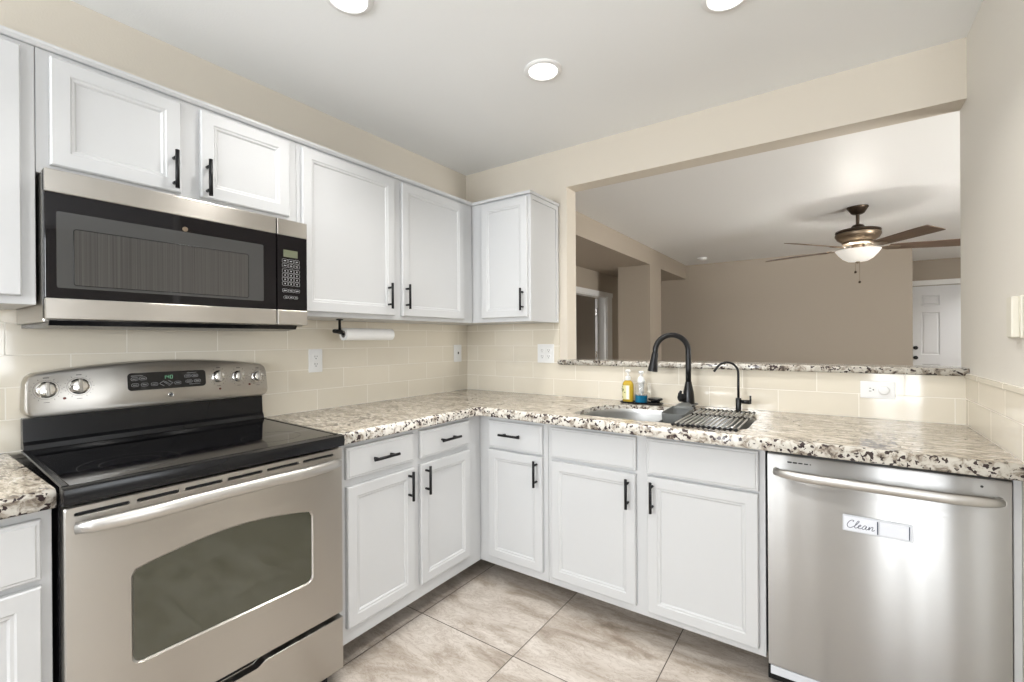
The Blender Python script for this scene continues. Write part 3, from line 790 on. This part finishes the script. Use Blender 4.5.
# ------------------------------------------------------------------ microwave
def microwave():
    y0 = -2.2165; W = .7545; X = lambda y: y-y0
    r = thing('microwave', 'stainless over-the-range microwave with black glass door', 'microwave', (0, y0, 0), LEFT)
    b = MB(); b.box(.002, W-.002, -.375, -.012, 1.318, 1.7345, .002, 1); b.finish('body', M_STEEL, r)
    b = MB(); b.prism([(-.012, 1.3175), (-.012, 1.306), (-.30, 1.302), (-.372, 1.308), (-.385, 1.3225), (-.372, 1.3225), (-.372, 1.3175)], .012, W-.030, 'yz', bev=.001); b.finish('underside_grille', M_BPLAST, r)
    yf = -.408; split = X(-1.586)
    # door : stainless frame top and bottom, black glass
    d = MB(); d.box(.0, split-.0015, yf+.004, -.376, 1.3245, 1.7345, .004, 2, M_BPLAST)
    d.box(.0, split-.0015, yf, yf+.02, 1.6715, 1.7345, .003, 2, M_STEEL); d.box(.0, split-.0015, yf, yf+.02, 1.3245, 1.3825, .003, 2, M_STEEL)
    do = d.finish('door', None, r)
    g = MB(); g.box(.001, split-.0025, yf+.001, yf+.010, 1.383, 1.671, .001, 1); go = g.finish('glass', M_MWGL, do)
    wn = MB(); wn.prism(rrect(X(-2.193), X(-1.636), 1.411, 1.621, .005, 3), yf+.0004, yf+.0016, 'xz'); wn.finish('window_border', M_MWWIN2, go)
    wn = MB(); wn.prism(rrect(X(-2.158), X(-1.690), 1.420, 1.577, .006, 3), yf-.0001, yf+.0012, 'xz')
    wo = wn.finish('window_screen', M_MWWIN, go)
    ln = MB(); pts = rrect(X(-2.158), X(-1.690), 1.420, 1.577, .006, 3); ln.tube([(x, yf-.0001, z) for x, z in pts], .0009, 6, closed=True); ln.finish('window_line', M_BPLAST, go)
    bd = MB(); bd.lathe([(.008, .002), (.008, -.0012), (.0065, -.0014)], (X(-1.888), yf+.001, 1.630), 'y', 20); bd.finish('badge', M_PEWTER, do)
    # control panel
    c = MB(); c.box(split+.0015, W, yf+.004, -.376, 1.3245, 1.7345, .004, 2, M_BPLAST)
    c.box(split+.0015, W, yf, yf+.02, 1.6715, 1.7345, .003, 2, M_STEEL); c.box(split+.0015, W, yf, yf+.02, 1.3245, 1.3825, .003, 2, M_STEEL)
    co = c.finish('control_panel', None, r)
    MB().box(split+.0025, W-.001, yf+.001, yf+.010, 1.383, 1.671, .001, 1).finish('panel_glass', M_MWGL, co)
    MB().box(X(-1.560), X(-1.503), yf-.0006, yf+.003, 1.588, 1.616, .0004, 1).finish('lcd_display', M_LCD, co)
    k = MB(); ys = yf+.0006
    def outline(x0, x1, z0, z1): k.tube([(x, ys, z) for x, z in rrect(x0, x1, z0, z1, .003, 2)], .0004, 5, closed=True)
    xa, xb = X(-1.566), X(-1.494); cw = (xb-xa)/3
    for zr in (1.573, 1.555):
        for j in range(3): outline(xa+cw*j+.001, xa+cw*(j+1)-.001, zr-.007, zr+.007); k.box(xa+cw*(j+.3), xa+cw*(j+.7), ys-.0005, ys+.0003, zr-.0012, zr+.0012)
    for i in range(4):
        zr = 1.534-i*.0165
        for j in range(3): outline(xa+cw*j+.001, xa+cw*(j+1)-.001, zr-.007, zr+.007); k.box(xa+cw*(j+.42), xa+cw*(j+.58), ys-.0005, ys+.0003, zr-.0022, zr+.0022)
    zr = 1.458
    for j in range(3): outline(xa+cw*j+.001, xa+cw*(j+1)-.001, zr-.006, zr+.006); k.box(xa+cw*(j+.25), xa+cw*(j+.75), ys-.0005, ys+.0003, zr-.0012, zr+.0012)
    zr = 1.432
    for j in range(3): outline(xa+.006+cw*.82*j, xa+.004+cw*.82*(j+1), zr-.005, zr+.005); k.box(xa+.006+cw*.82*(j+.3), xa+.006+cw*.82*(j+.7), ys-.0005, ys+.0003, zr-.001, zr+.001)
    k.finish('keypad', M_LEGEND, co)
microwave()

# ------------------------------------------------------------------ dishwasher
def dishwasher():
    x0, x1 = 1.9545, 2.561; W = x1-x0
    r = thing('dishwasher', 'stainless dishwasher with bowed bar handle under the right counter', 'dishwasher', (x0, 0, 0), BACK)
    MB().box(-.005, W+.001, -.604, -.03, .02, .860, .002, 1).finish('tub_body', M_BPLAST, r)
    n = 20; rows = []
    d = MB()
    def yf(x): return -.640-.004*math.sin(PI*x/W)
    xs = [0]+[W*(i/n) for i in range(1, n)]+[W]
    prof = []
    sec = [(z, dy) for z, dy in ((.094, .030), (.092, .010), (.094, .003), (.099, 0), (.842, 0), (.848, .003), (.851, .010), (.851, .030))]
    rows = [[(x, yf(x)+dy, z) for z, dy in sec] for x in xs]
    d.ring(rows, True, True, True)
    do = d.finish('door', M_STEELD, r, smooth=True)
    MB().box(.01, W-.006, -.655+.02, -.6045, .8525, .866, .001, 1).finish('top_gap_shade', M_DARK, r)  # dark strip painted in for the shaded gap above the door
    MB().box(.006, W-.004, -.636, -.6045, .060, .090, .001, 1).finish('kick_plate', M_SIGN, r)
    h = MB(); path = []; hx0, hx1 = .022, W-.020; m_ = 28
    for i in range(m_+1):
        t = i/m_; b = math.sin(PI*t); x = hx0+(hx1-hx0)*t
        path.append((x, yf(x)-.016-.030*min(1, b*1.7)**.6, .790))
    h.tube(path, [.0105+.0045*min(1, math.sin(PI*i/m_)*4) for i in range(m_+1)], 14, sq=(1.08, .62))
    for x in (hx0+.006, hx1-.006): h.tube([(x, yf(x)+.001, .790), (x, yf(x)-.02, .790)], .0125, 12)
    h.finish('door_handle', M_HANDLE, do)
    v = MB()
    for i in range(6): v.box(.061+i*.0162, .061+i*.0162+.0135, -.6425, -.6395, .8235, .8290, .001, 1)
    v.finish('vent_slots', M_SLOT, do)
    s_ = MB(); s_.lathe([(.0035, .001), (.0035, -.001)], (2.50-x0, yf(2.5-x0), .826), 'y', 12); s_.finish('sensor', M_SLOT, do)
    # magnetic sign
    g = thing('clean_sign', 'pale magnetic sign reading Clean on the dishwasher door', 'sign', (2.172, -.6455, .627))
    MB().prism(rrect(0, .177, 0, .053, .003, 3), -.004, .0003, 'xz', bev=.0008, seg=1).finish('frame', M_SIGN, g)
    c = MB(); c.prism(rrect(.004, .092, .0045, .0485, .002, 2), -.0065, -.0038, 'xz', bev=.0004, seg=1)
    co = c.finish('sliding_card', M_SIGNC, g)
    MB().box(.096, .170, -.0048, -.0040, .006, .047, .0002, 1).finish('blank_field', M_SIGNC, g)
    MB().box(.0885, .0915, -.0074, -.0064, .006, .047).finish('grip_mark', M_SIGND, co)
    MB().box(.166, .1685, -.0056, -.0047, .006, .047).finish('grip_mark', M_SIGND, g)
    # handwriting: Clean
    strokes = [
        [(.26, .80), (.30, .93), (.24, 1.0), (.13, .93), (.03, .66), (.0, .36), (.06, .10), (.18, .02), (.30, .10), (.38, .24)],
        [(.38, .24), (.50, .50), (.60, .88), (.58, 1.0), (.52, .92), (.46, .55), (.44, .20), (.50, .06), (.58, .14)],
        [(.58, .14), (.68, .30), (.76, .44), (.73, .55), (.66, .46), (.63, .22), (.70, .07), (.80, .12), (.88, .24)],
        [(1.06, .48), (.98, .55), (.90, .40), (.87, .20), (.92, .06), (1.0, .14), (1.08, .48), (1.07, .16), (1.12, .07), (1.20, .22)],
        [(1.20, .22), (1.24, .50), (1.24, .08), (1.30, .36), (1.39, .55), (1.43, .44), (1.41, .14), (1.46, .06), (1.56, .20)]]
    tx = MB()
    for st in strokes:
        P = [Vector((.010+.046*a+.006*b, 0, .013+.026*b)) for a, b in st]; out = []
        for i in range(len(P)-1):
            p0, p1, p2, p3 = P[max(i-1, 0)], P[i], P[i+1], P[min(i+2, len(P)-1)]
            for t in [k/5 for k in range(5)]:
                out.append(.5*((2*p1)+(-p0+p2)*t+(2*p0-5*p1+4*p2-p3)*t*t+(-p0+3*p1-3*p2+p3)*t**3))
        out.append(P[-1])
        tx.tube([(p.x, -.0066, p.z) for p in out], .00085, 6)
    tx.finish('lettering', M_SIGND, co)
dishwasher()

# ------------------------------------------------------------------ faucets
def faucet():
    X, Y = 1.555, -.120; r = thing('kitchen_faucet', 'tall matte black gooseneck pull-down faucet behind the sink', 'faucet', (X, Y, ZC1))
    b = MB(); b.lathe([(.034, 0), (.034, .006), (.0295, .010), (.0285, .03), (.0275, .055), (.024, .085), (.0185, .112), (.0155, .128), (.0150, .132)], (0, 0, 0), 'z', 28)
    b.finish('body', M_FAUCET, r, smooth=True)
    dx, dy = -.80, -.60   # spout leans toward the sink, slightly left as seen
    n = 22; path = [(0, 0, .131), (0, 0, .20), (0, 0, .265)]
    R_ = .081; sp = Vector((-.86, -.51, 0)).normalized()
    for i in range(1, n+1):
        a = PI*i/n*1.0; path.append((sp.x*R_*(1-math.cos(a)), sp.y*R_*(1-math.cos(a)), .285+R_*math.sin(a)))
    e = path[-1]; path.append((e[0]+sp.x*.001, e[1]+sp.y*.001, .270))
    MB().tube(path, .0135, 16).finish('spout', M_FAUCET, r)
    hx, hy = path[-1][0], path[-1][1]
    h = MB(); h.lathe([(.0150, .272), (.0165, .262), (.0175, .235), (.0225, .200), (.0245, .178), (.0225, .176)], (0, 0, -.272), 'z', 24)
    # tilt the spray head a little outward
    ho = h.finish('spray_head', M_FAUCET, r, smooth=True); ho.location = (hx, hy, .278); ho.rotation_euler = (math.radians(-4), math.radians(7), 0)
    k = MB(); k.lathe([(.019, -.022), (.021, -.034), (.020, -.047), (.013, -.052)], (0, 0, .052), 'y', 20)
    ko = k.finish('handle_hub', M_FAUCET, r, smooth=True); ko.rotation_euler = (0, 0, math.radians(-50))
    l = MB(); l.tube([(0, -.046, .058), (0, -.046, .072), (0, -.038, .086)], [.009, .008, .006], 10); l.finish('lever', M_FAUCET, ko)
    X, Y = 1.780, -.108; r = thing('filter_faucet', 'slim black filtered-water faucet, shorter one right of the main faucet', 'faucet', (X, Y, ZC1))
    b = MB(); b.lathe([(.017, 0), (.017, .004), (.0125, .005), (.0125, .062), (.0115, .064), (.006, .065)], (0, 0, 0), 'z', 20)
    b.finish('body', M_FAUCET, r, smooth=True)
    R_ = .051; path = [(0, 0, .064), (0, 0, .12), (0, 0, .176)]; sp = Vector((-.90, -.43, 0)).normalized()
    for i in range(1, 17):
        a = math.radians(148)*i/16; path.append((sp.x*R_*(1-math.cos(a)), sp.y*R_*(1-math.cos(a)), .182+R_*math.sin(a)))
    p = Vector(path[-1]); q = Vector(path[-2]); path.append(tuple(p+(p-q).normalized()*.026))
    MB().tube(path, .0055, 12).finish('spout', M_FAUCET, r)
    l = MB(); l.tube([(.010, 0, .047), (.050, -.004, .047)], .0095, 14); l.tube([(.0515, -.004, .040), (.0515, -.004, .078)], .0042, 10); l.finish('lever', M_FAUCET, r)
faucet()

# ------------------------------------------------------------------ items around the sink
def sink_items():
    zc = ZC1
    # drying rack of rods
    x0, x1, ya, yb = 1.628, 1.855, -.660, -.180
    r = thing('drying_rack', 'roll-up steel rod drying rack lying over right half of the sink', 'dish rack', (x0, ya, zc))
    n = 13; sp = (x1-x0)/(n-1)
    rod = None
    for i in range(n):
        if rod is None:
            rod = MB().tube([(0, .004, .0085), (0, yb-ya-.004, .0085)], .0034, 10).finish('rod', M_HANDLE, r)
        else:
            q = rod.copy(); COL.objects.link(q); q.parent = r; q.location = (i*sp, 0, 0)
    for yy in (0.006, (yb-ya)*.62, yb-ya-.006):
        s_ = MB()
        for i in range(n):
            s_.lathe([(.0035, -.009), (.0062, -.008), (.0062, .008), (.0035, .009)], (i*sp, yy, .0085), 'y', 12)
            if i < n-1: s_.box(i*sp+.004, (i+1)*sp-.004, yy-.003, yy+.003, .006, .0105)
        s_.finish('connector_strip', M_BPLAST, r)
    # silicone caddy hooked over the divider with a strap to the faucet
    r = thing('sink_caddy', 'grey silicone sink caddy strapped to the base of the main faucet', 'caddy', (1.562, -.335, .798))
    rows = []
    for s_, z in ((.70, .012), (.86, .03), (1.0, .132), (1.0, .134), (.94, .134), (.93, .13), (.78, .035), (.6, .02)):
        rows.append([((x)*s_, (y)*s_, z+.006*(y/.12)*(z > .1)) for x, y in rrect(-.052, .052, -.105, .095, .025, 4)])
    MB().ring(rows, True, True, True).finish('pouch', M_RUB, r, smooth=True)
    st = MB(); pth = []
    for i in range(28):
        a = 2*PI*i/28; pth.append((-.007+.042*math.cos(a), .215+.042*math.sin(a), .134+.004*math.cos(a)))
    st.tube(pth, .0032, 8, closed=True)
    so = st.finish('strap_ring', M_RUB, r)
    nk = MB(); A = [(-.046, .080, .132), (-.038, .12, .145), (-.026, .155, .150), (-.022, .178, .139)]; B = [(.046, .080, .132), (.030, .12, .145), (.012, .155, .150), (.010, .178, .139)]
    rows = []
    for (a, b) in zip(A, B): rows.append([a, b, (b[0], b[1], b[2]-.004), (a[0], a[1], a[2]-.004)])
    nk.ring(rows, True, True, True).finish('strap_neck', M_RUB, r)
    # tray, bottles, disc
    tr = MB(); c0, s0 = math.cos(.02), math.sin(.02)
    X0, X1, Y0, Y1 = -.112, .112, -.036, .036
    rows = []
    for s_, z in ((.93, .0), (1.0, .004), (1.0, .010), (.97, .0102), (.95, .006)):
        rows.append([(x*s_, y*(1-(1-s_)*3), z) for x, y in rrect(X0, X1, Y0, Y1, .02, 5)])
    tr.ring(rows, True, True, True)
    o = tr.finish('soap_tray', M_BPLAST, None, smooth=True); o.location = (1.306, -.098, zc); o.rotation_euler = (0, 0, math.radians(-2))
    tag(o, 'long black silicone tray holding the soap bottles behind the sink', 'tray')
    zt = zc+.0062
    r = thing('soap_bottle', 'yellow soap pump bottle with printed label on the black tray', 'bottle', (1.230, -.092, zt))
    b = MB(); b.lathe([(.026, 0), (.030, .004), (.031, .05), (.030, .085), (.024, .097), (.013, .103), (.012, .108)], (0, 0, 0), 'z', 28, sy=.72)
    bo = b.finish('bottle_body', M_YSOAP, r, smooth=True)
    lb = MB(); rows = []
    for z in (.012, .080): rows.append([(.0318*math.cos(a), .0318*.73*math.sin(a), z) for a in [math.radians(200+100*i/14) for i in range(15)]])
    lb.ring(rows, False).finish('label', M_LABEL, r, recalc=False)
    lf = MB()
    rnd = random.Random(3)
    for k in range(10):
        a = math.radians(rnd.uniform(205, 262)); z = rnd.uniform(.02, .074); rr = rnd.uniform(.002, .004)
        cx, cy = .0322*math.cos(a), .0322*.73*math.sin(a)
        lf.lathe([(rr, -.0006), (rr*.6, .0004)], (cx, cy, z), 'y', 8)
    lf.finish('label_print', M_LEAF, r)
    wl = MB(); rows = []
    for z in (.014, .078): rows.append([(.0323*math.cos(a), .0323*.73*math.sin(a), z) for a in [math.radians(268+24*i/6) for i in range(7)]])
    wl.ring(rows, False).finish('label_white_band', M_LABELW, r, recalc=False)
    p = MB(); p.lathe([(.0135, .104), (.0145, .108), (.0145, .120), (.010, .124), (.0055, .126), (.0055, .142), (.013, .144), (.014, .152), (.010, .156)], (0, 0, 0), 'z', 20)
    p.tube([(0, 0, .150), (.003, -.022, .150), (.004, -.030, .146)], [.0055, .0045, .004], 8); p.finish('pump', M_PUMP, r, smooth=True); r.scale = (1, 1, 1.12)
    r = thing('soap_bottle', 'clear foaming soap bottle with blue liquid on the black tray', 'bottle', (1.306, -.098, zt))
    b = MB(); b.lathe([(.029, 0), (.0315, .003), (.0315, .075), (.028, .092), (.018, .100), (.017, .104)], (0, 0, 0), 'z', 28)
    b.finish('bottle_body', M_CLEAR, r, smooth=True)
    b = MB(); b.lathe([(.029, .0015), (.0325, .004), (.0325, .037)], (0, 0, 0), 'z', 28); b.finish('blue_soap', M_BSOAP, r, smooth=True)
    p = MB(); p.lathe([(.019, .098), (.0195, .104), (.019, .112), (.014, .124), (.007, .130), (.007, .140), (.014, .142), (.015, .150), (.011, .154)], (0, 0, 0), 'z', 20)
    p.tube([(0, 0, .148), (.003, -.022, .148), (.004, -.030, .144)], [.006, .005, .004], 8); r.scale = (1, 1, 1.10)
    p.lathe([(.011, .045), (.012, .05), (.0125, .097)], (0, 0, 0), 'z', 14); p.lathe([(.003, .006), (.003, .046)], (0, 0, 0), 'z', 8)
    p.finish('pump', M_PUMP, r, smooth=True)
    d = MB(); d.lathe([(.022, 0), (.024, .010), (.036, .015), (.038, .020), (.035, .025), (.020, .0265)], (0, 0, 0), 'z', 32)
    o = d.finish('sink_stopper', M_BPLAST, None, smooth=True); o.location = (1.382, -.100, zt+.0044)
    tag(o, 'round black disc lying on the right end of the soap tray', 'stopper')
sink_items()

# ------------------------------------------------------------------ paper towel
r = thing('paper_towel_holder', 'black rod paper towel holder screwed under the upper cabinet', 'holder', (.20, -1.185, 0), LEFT)
b = MB(); b.lathe([(.016, 1.3655), (.016, 1.361), (.0065, 1.360), (.0065, 1.305)], (.012, 0, 0), 'z', 16); b.finish('drop_rod', M_BLACK, r)
b = MB(); b.tube([(-.022, 0, 1.308), (-.012, 0, 1.308), (.022, 0, 1.3035)], [.0085, .010, .011], 12); b.finish('end_knob', M_BLACK, r)
b = MB(); b.tube([(.018, 0, 1.3035), (.027, 0, 1.294), (.330, 0, 1.294)], [.0055, .0055, .0055], 12); b.finish('crossbar', M_BLACK, r)
o = MB()
rows = []
for rr, x in ((.017, 0), (.0305, 0), (.0305, .292), (.017, .292), (.017, 0)):
    rows.append([(x, rr*math.cos(2*PI*i/32), rr*math.sin(2*PI*i/32)) for i in range(32)])
o.ring(rows, True, False, False)
po = o.finish('paper_towel_roll', M_PAPER, None, smooth=True); po.location = (.20, -1.153, 1.2935); po.rotation_euler = (0, 0, LEFT)
tag(po, 'nearly used up white paper towel roll hanging under the cabinet', 'paper towel')
c = MB(); rows = []
for rr, x in ((.0115, -.0005), (.0168, -.0005), (.0168, .2925), (.0115, .2925), (.0115, -.0005)):
    rows.append([(x, rr*math.cos(2*PI*i/24), rr*math.sin(2*PI*i/24)) for i in range(24)])
c.ring(rows, True, False, False); c.finish('cardboard_core', M_CARD, po, smooth=True)

# ------------------------------------------------------------------ outlets and switches
def receptacle(parent, cx, cz, horiz=False):
    mb = MB(); mb.prism(rrect(cx-.0165, cx+.0165, cz-.0145, cz+.0145, .010, 4), -.0075, -.004, 'xz', bev=.0006, seg=1)
    o = mb.finish('receptacle', M_PLATE, parent)
    s_ = MB()
    P = [(-.006, .003, .0012, .0042), (.006, .003, .0012, .0034)]
    for dx, dz, w_, h_ in P:
        if horiz: s_.box(cx-dz-h_, cx-dz+h_, -.0079, -.0074, cz+dx-w_, cz+dx+w_)
        else: s_.box(cx+dx-w_, cx+dx+w_, -.0079, -.0074, cz+dz-h_, cz+dz+h_)
    if horiz: s_.lathe([(.0028, -.0079), (.0028, -.0074)], (cx+.008, 0, cz), 'y', 10)
    else: s_.lathe([(.0028, -.0079), (.0028, -.0074)], (cx, 0, cz-.008), 'y', 10)
    s_.finish('slots', M_SLOT, o)
def plate(root, w_, h_, mt=None):
    return MB().prism(rrect(-w_/2, w_/2, -h_/2, h_/2, .004, 3), -.0055, 0, 'xz', bev=.0018).finish('wall_plate', mt or M_PLATE, root)
g = thing('wall_outlet', 'white duplex outlet on the left backsplash beside the range', 'outlet', (T, -1.183, 1.162), LEFT)
plate(g, .074, .116); receptacle(g, 0, .019); receptacle(g, 0, -.019)
g = thing('wall_switch', 'white plate with small dark toggle near the corner', 'switch', (T, -.113, 1.171), LEFT)
plate(g, .076, .118); MB().box(-.017, .017, -.0072, -.005, -.034, .034, .0008, 1).finish('switch_insert', M_PLATE, g)
MB().box(-.0045, .0045, -.012, -.007, -.006, .010, .001, 1).finish('toggle', M_SLOT, g)
g = thing('wall_outlet', 'white double-gang outlet plate left of the pass-through opening', 'outlet', (.661, -T, 1.174), BACK)
plate(g, .120, .118); receptacle(g, -.024, .019); receptacle(g, -.024, -.019); receptacle(g, .024, .019); receptacle(g, .024, -.019)
g = thing('wall_outlet', 'white horizontal outlet with round plug cap above the dishwasher', 'outlet', (2.304, -T, 1.037), BACK)
plate(g, .117, .073); receptacle(g, -.022, .0, True)
MB().lathe([(.0185, -.004), (.0185, -.014), (.0165, -.017), (.010, -.018)], (.020, 0, .000), 'y', 24).finish('plug_cap', M_PLATE, g, smooth=True)
g = thing('wall_switch', 'ivory light switch on the right wall above the tile', 'switch', (WR, -.580, 1.316), RIGHT)
MB().prism(rrect(-.062, .062, -.060, .060, .004, 3), -.006, 0, 'xz', bev=.002).finish('wall_plate', M_IVORY, g)
MB().box(.004, .050, -.022, -.005, -.058, .058, .003, 2).finish('dimmer_housing', M_IVORY, g)
MB().box(-.034, -.026, -.014, -.005, -.008, .008, .002, 1).finish('toggle', M_IVORY, g)
sc = MB()
for z in (.047, -.047): sc.lathe([(.0035, -.0065), (.0030, -.0072)], (-.030, 0, z), 'y', 10)
sc.finish('screw', M_SLOT, g)

# ------------------------------------------------------------------ ceiling lights
def can_light(x, y, label, watts=None):
    r = thing('recessed_light', label, 'ceiling light', (x, y, H), 0, None)
    t = MB(); rows = []
    for rr, z in ((.062, -.0005), (.083, -.0005), (.083, -.004), (.078, -.008), (.064, -.009), (.062, -.004)):
        rows.append([(rr*math.cos(2*PI*i/40), rr*math.sin(2*PI*i/40), z) for i in range(40)])
    t.ring(rows, True, False, False).finish('trim_ring', M_TRIMW, r, smooth=True)
    MB().lathe([(.0615, -.001), (.0615, -.0045), (.050, -.0075), (.02, -.009)], (0, 0, 0), 'z', 32).finish('lens', M_LENS, r, smooth=True)
    l = bpy.data.lights.new('can_lamp', 'AREA'); l.shape = 'DISK'; l.size = .12; l.energy = watts or CAN_W; l.color = (1, .975, .94); l.spread = math.radians(120)
    lo = bpy.data.objects.new('can_lamp', l); COL.objects.link(lo); lo.location = (x, y, H-.0105)
can_light(1.115, -.782, 'recessed ceiling light near the middle, smallest of the three in view')
can_light(.790, -1.535, 'recessed ceiling light cut by the top edge, left of the middle')
can_light(1.855, -.790, 'recessed ceiling light cut by the top edge, right of the middle')
for i, (x, y) in enumerate(((1.9, -1.9), (.9, -2.9), (2.0, -3.3))):
    can_light(x, y, 'recessed ceiling light behind the camera, ' + ('nearest the pass-through', 'on the range side', 'nearest the patio door')[i])
can_light(4.3, 6.1, 'unseen recessed light added to brighten the entry door', 14)  # out-of-view light put in to lift the entry door
can_light(-1.3, 3.1, 'unseen recessed light added to brighten the hallway beyond the living room column', 16)  # out-of-view light put in so the doorway is less dark
r = thing('smoke_detector', 'small white smoke detector on the living room ceiling', 'smoke detector', (.600, 4.55, H))
MB().lathe([(.068, 0), (.068, -.012), (.060, -.028), (.03, -.034)], (0, 0, 0), 'z', 28).finish('housing', M_TRIMW, r, smooth=True)
MB().lathe([(.02, -.034), (.018, -.038)], (0, 0, 0), 'z', 16).finish('sensor_cap', M_TRIMW, r)

# ------------------------------------------------------------------ ceiling fan
def fan():
    r = thing('ceiling_fan', 'bronze five-blade ceiling fan with lit bowl in the living room', 'ceiling fan', (2.34, 2.66, 0))
    MB().lathe([(.080, H-.0005), (.080, H-.010), (.072, H-.022), (.050, H-.058), (.038, H-.066), (.02, H-.070)], (0, 0, 0), 'z', 32).finish('canopy', M_BRONZE, r, smooth=True)
    MB().lathe([(.014, 2.385), (.014, 2.285), (.04, 2.275), (.060, 2.246), (.062, 2.236)], (0, 0, 0), 'z', 20).finish('downrod', M_BRONZE, r, smooth=True)
    MB().lathe([(.06, 2.238), (.13, 2.236), (.166, 2.226), (.170, 2.214), (.164, 2.204)], (0, 0, 0), 'z', 40).finish('motor_top', M_BRONZE, r, smooth=True)
    MB().lathe([(.158, 2.204), (.170, 2.198), (.171, 2.182), (.155, 2.150), (.128, 2.132), (.124, 2.126)], (0, 0, 0), 'z', 40).finish('motor_housing', M_PEWTER, r, smooth=True)
    MB().lathe([(.115, 2.126), (.118, 2.118), (.112, 2.106), (.048, 2.100), (.048, 2.064), (.03, 2.062)], (0, 0, 0), 'z', 40).finish('switch_housing', M_PEWTER, r, smooth=True)
    bl = MB(); n = 40; prof = [(.170, 2.050), (.166, 2.044), (.145, 2.012), (.112, 1.975), (.075, 1.952), (.03, 1.945)]
    bl.lathe(prof + [(.026, 1.950), (.070, 1.957), (.108, 1.980), (.140, 2.016), (.163, 2.050)], (0, 0, 0), 'z', n, cap0=False, cap1=False)
    bw = bl.finish('light_bowl', M_BOWL, r, smooth=True)
    MB().lathe([(.01, 1.952), (.016, 1.944), (.012, 1.934), (.004, 1.930)], (0, 0, 0), 'z', 16).finish('finial', M_PEWTER, bw, smooth=True)
    MB().tube([(0, 0, 2.062), (0, 0, 1.947)], .005, 8).finish('light_stem', M_PEWTER, r)
    for k in range(3):
        a = 2*PI*k/3+.4; x, y = .045*math.cos(a), .045*math.sin(a)
        MB().lathe([(.004, 2.012), (.018, 2.018), (.024, 2.035), (.014, 2.052), (.012, 2.060)], (x, y, 0), 'z', 14).finish('bulb', M_BULB, r, smooth=True)
    for k, (x, y, zb) in enumerate(((-.018, -.01, 1.865), (.012, .0, 1.775))):
        c = MB(); c.tube([(x, y, 1.948), (x, y, zb)], .0013, 6); co = c.finish('pull_chain', M_PEWTER, r)
        MB().lathe([(.002, zb), (.009, zb-.006), (.010, zb-.016), (.005, zb-.023)], (x, y, 0), 'z', 12).finish('chain_fob', M_BRONZE, co, smooth=True)
    zb = 2.090
    for k in range(5):
        a = math.radians(16+72*k); e = MB()
        R0, R1 = .225, .78; hw0, hw1 = .052, .072
        outl = [(R0, -hw0), (R0+.06, -hw0-.006), (R1-.10, -hw1), (R1-.006, -hw1), (R1, -hw1+.006), (R1, hw1-.006), (R1-.006, hw1), (R1-.10, hw1), (R0+.06, hw0+.006), (R0, hw0)]
        e.prism(outl, -.003, .003, 'xy', bev=.001, seg=1)
        bo = e.finish('blade', M_BLADE, r)
        # CCW edge lower
        M_ = Matrix.Translation((0, 0, 2.066)) @ Matrix.Rotation(a, 4, 'Z') @ Matrix.Rotation(math.radians(-13), 4, 'X')
        bo.matrix_basis = M_
        br = MB(); br.prism([(.12, -.018), (.19, -.020), (.235, -.045), (.30, -.030), (.315, 0), (.30, .030), (.235, .045), (.19, .020), (.12, .018)], -.0085, -.0032, 'xy', bev=.001, seg=1)
        br.finish('blade_bracket', M_PEWTER, bo)
    for k in range(3):
        a = 2*PI*k/3+.4
        l = bpy.data.lights.new('fan_bulb_lamp', 'POINT'); l.energy = FAN_W/3; l.color = (1, .955, .88); l.shadow_soft_size = .022
        lo = bpy.data.objects.new('fan_bulb_lamp', l); COL.objects.link(lo); lo.location = (2.34+.045*math.cos(a), 2.66+.045*math.sin(a), 2.040)
fan()
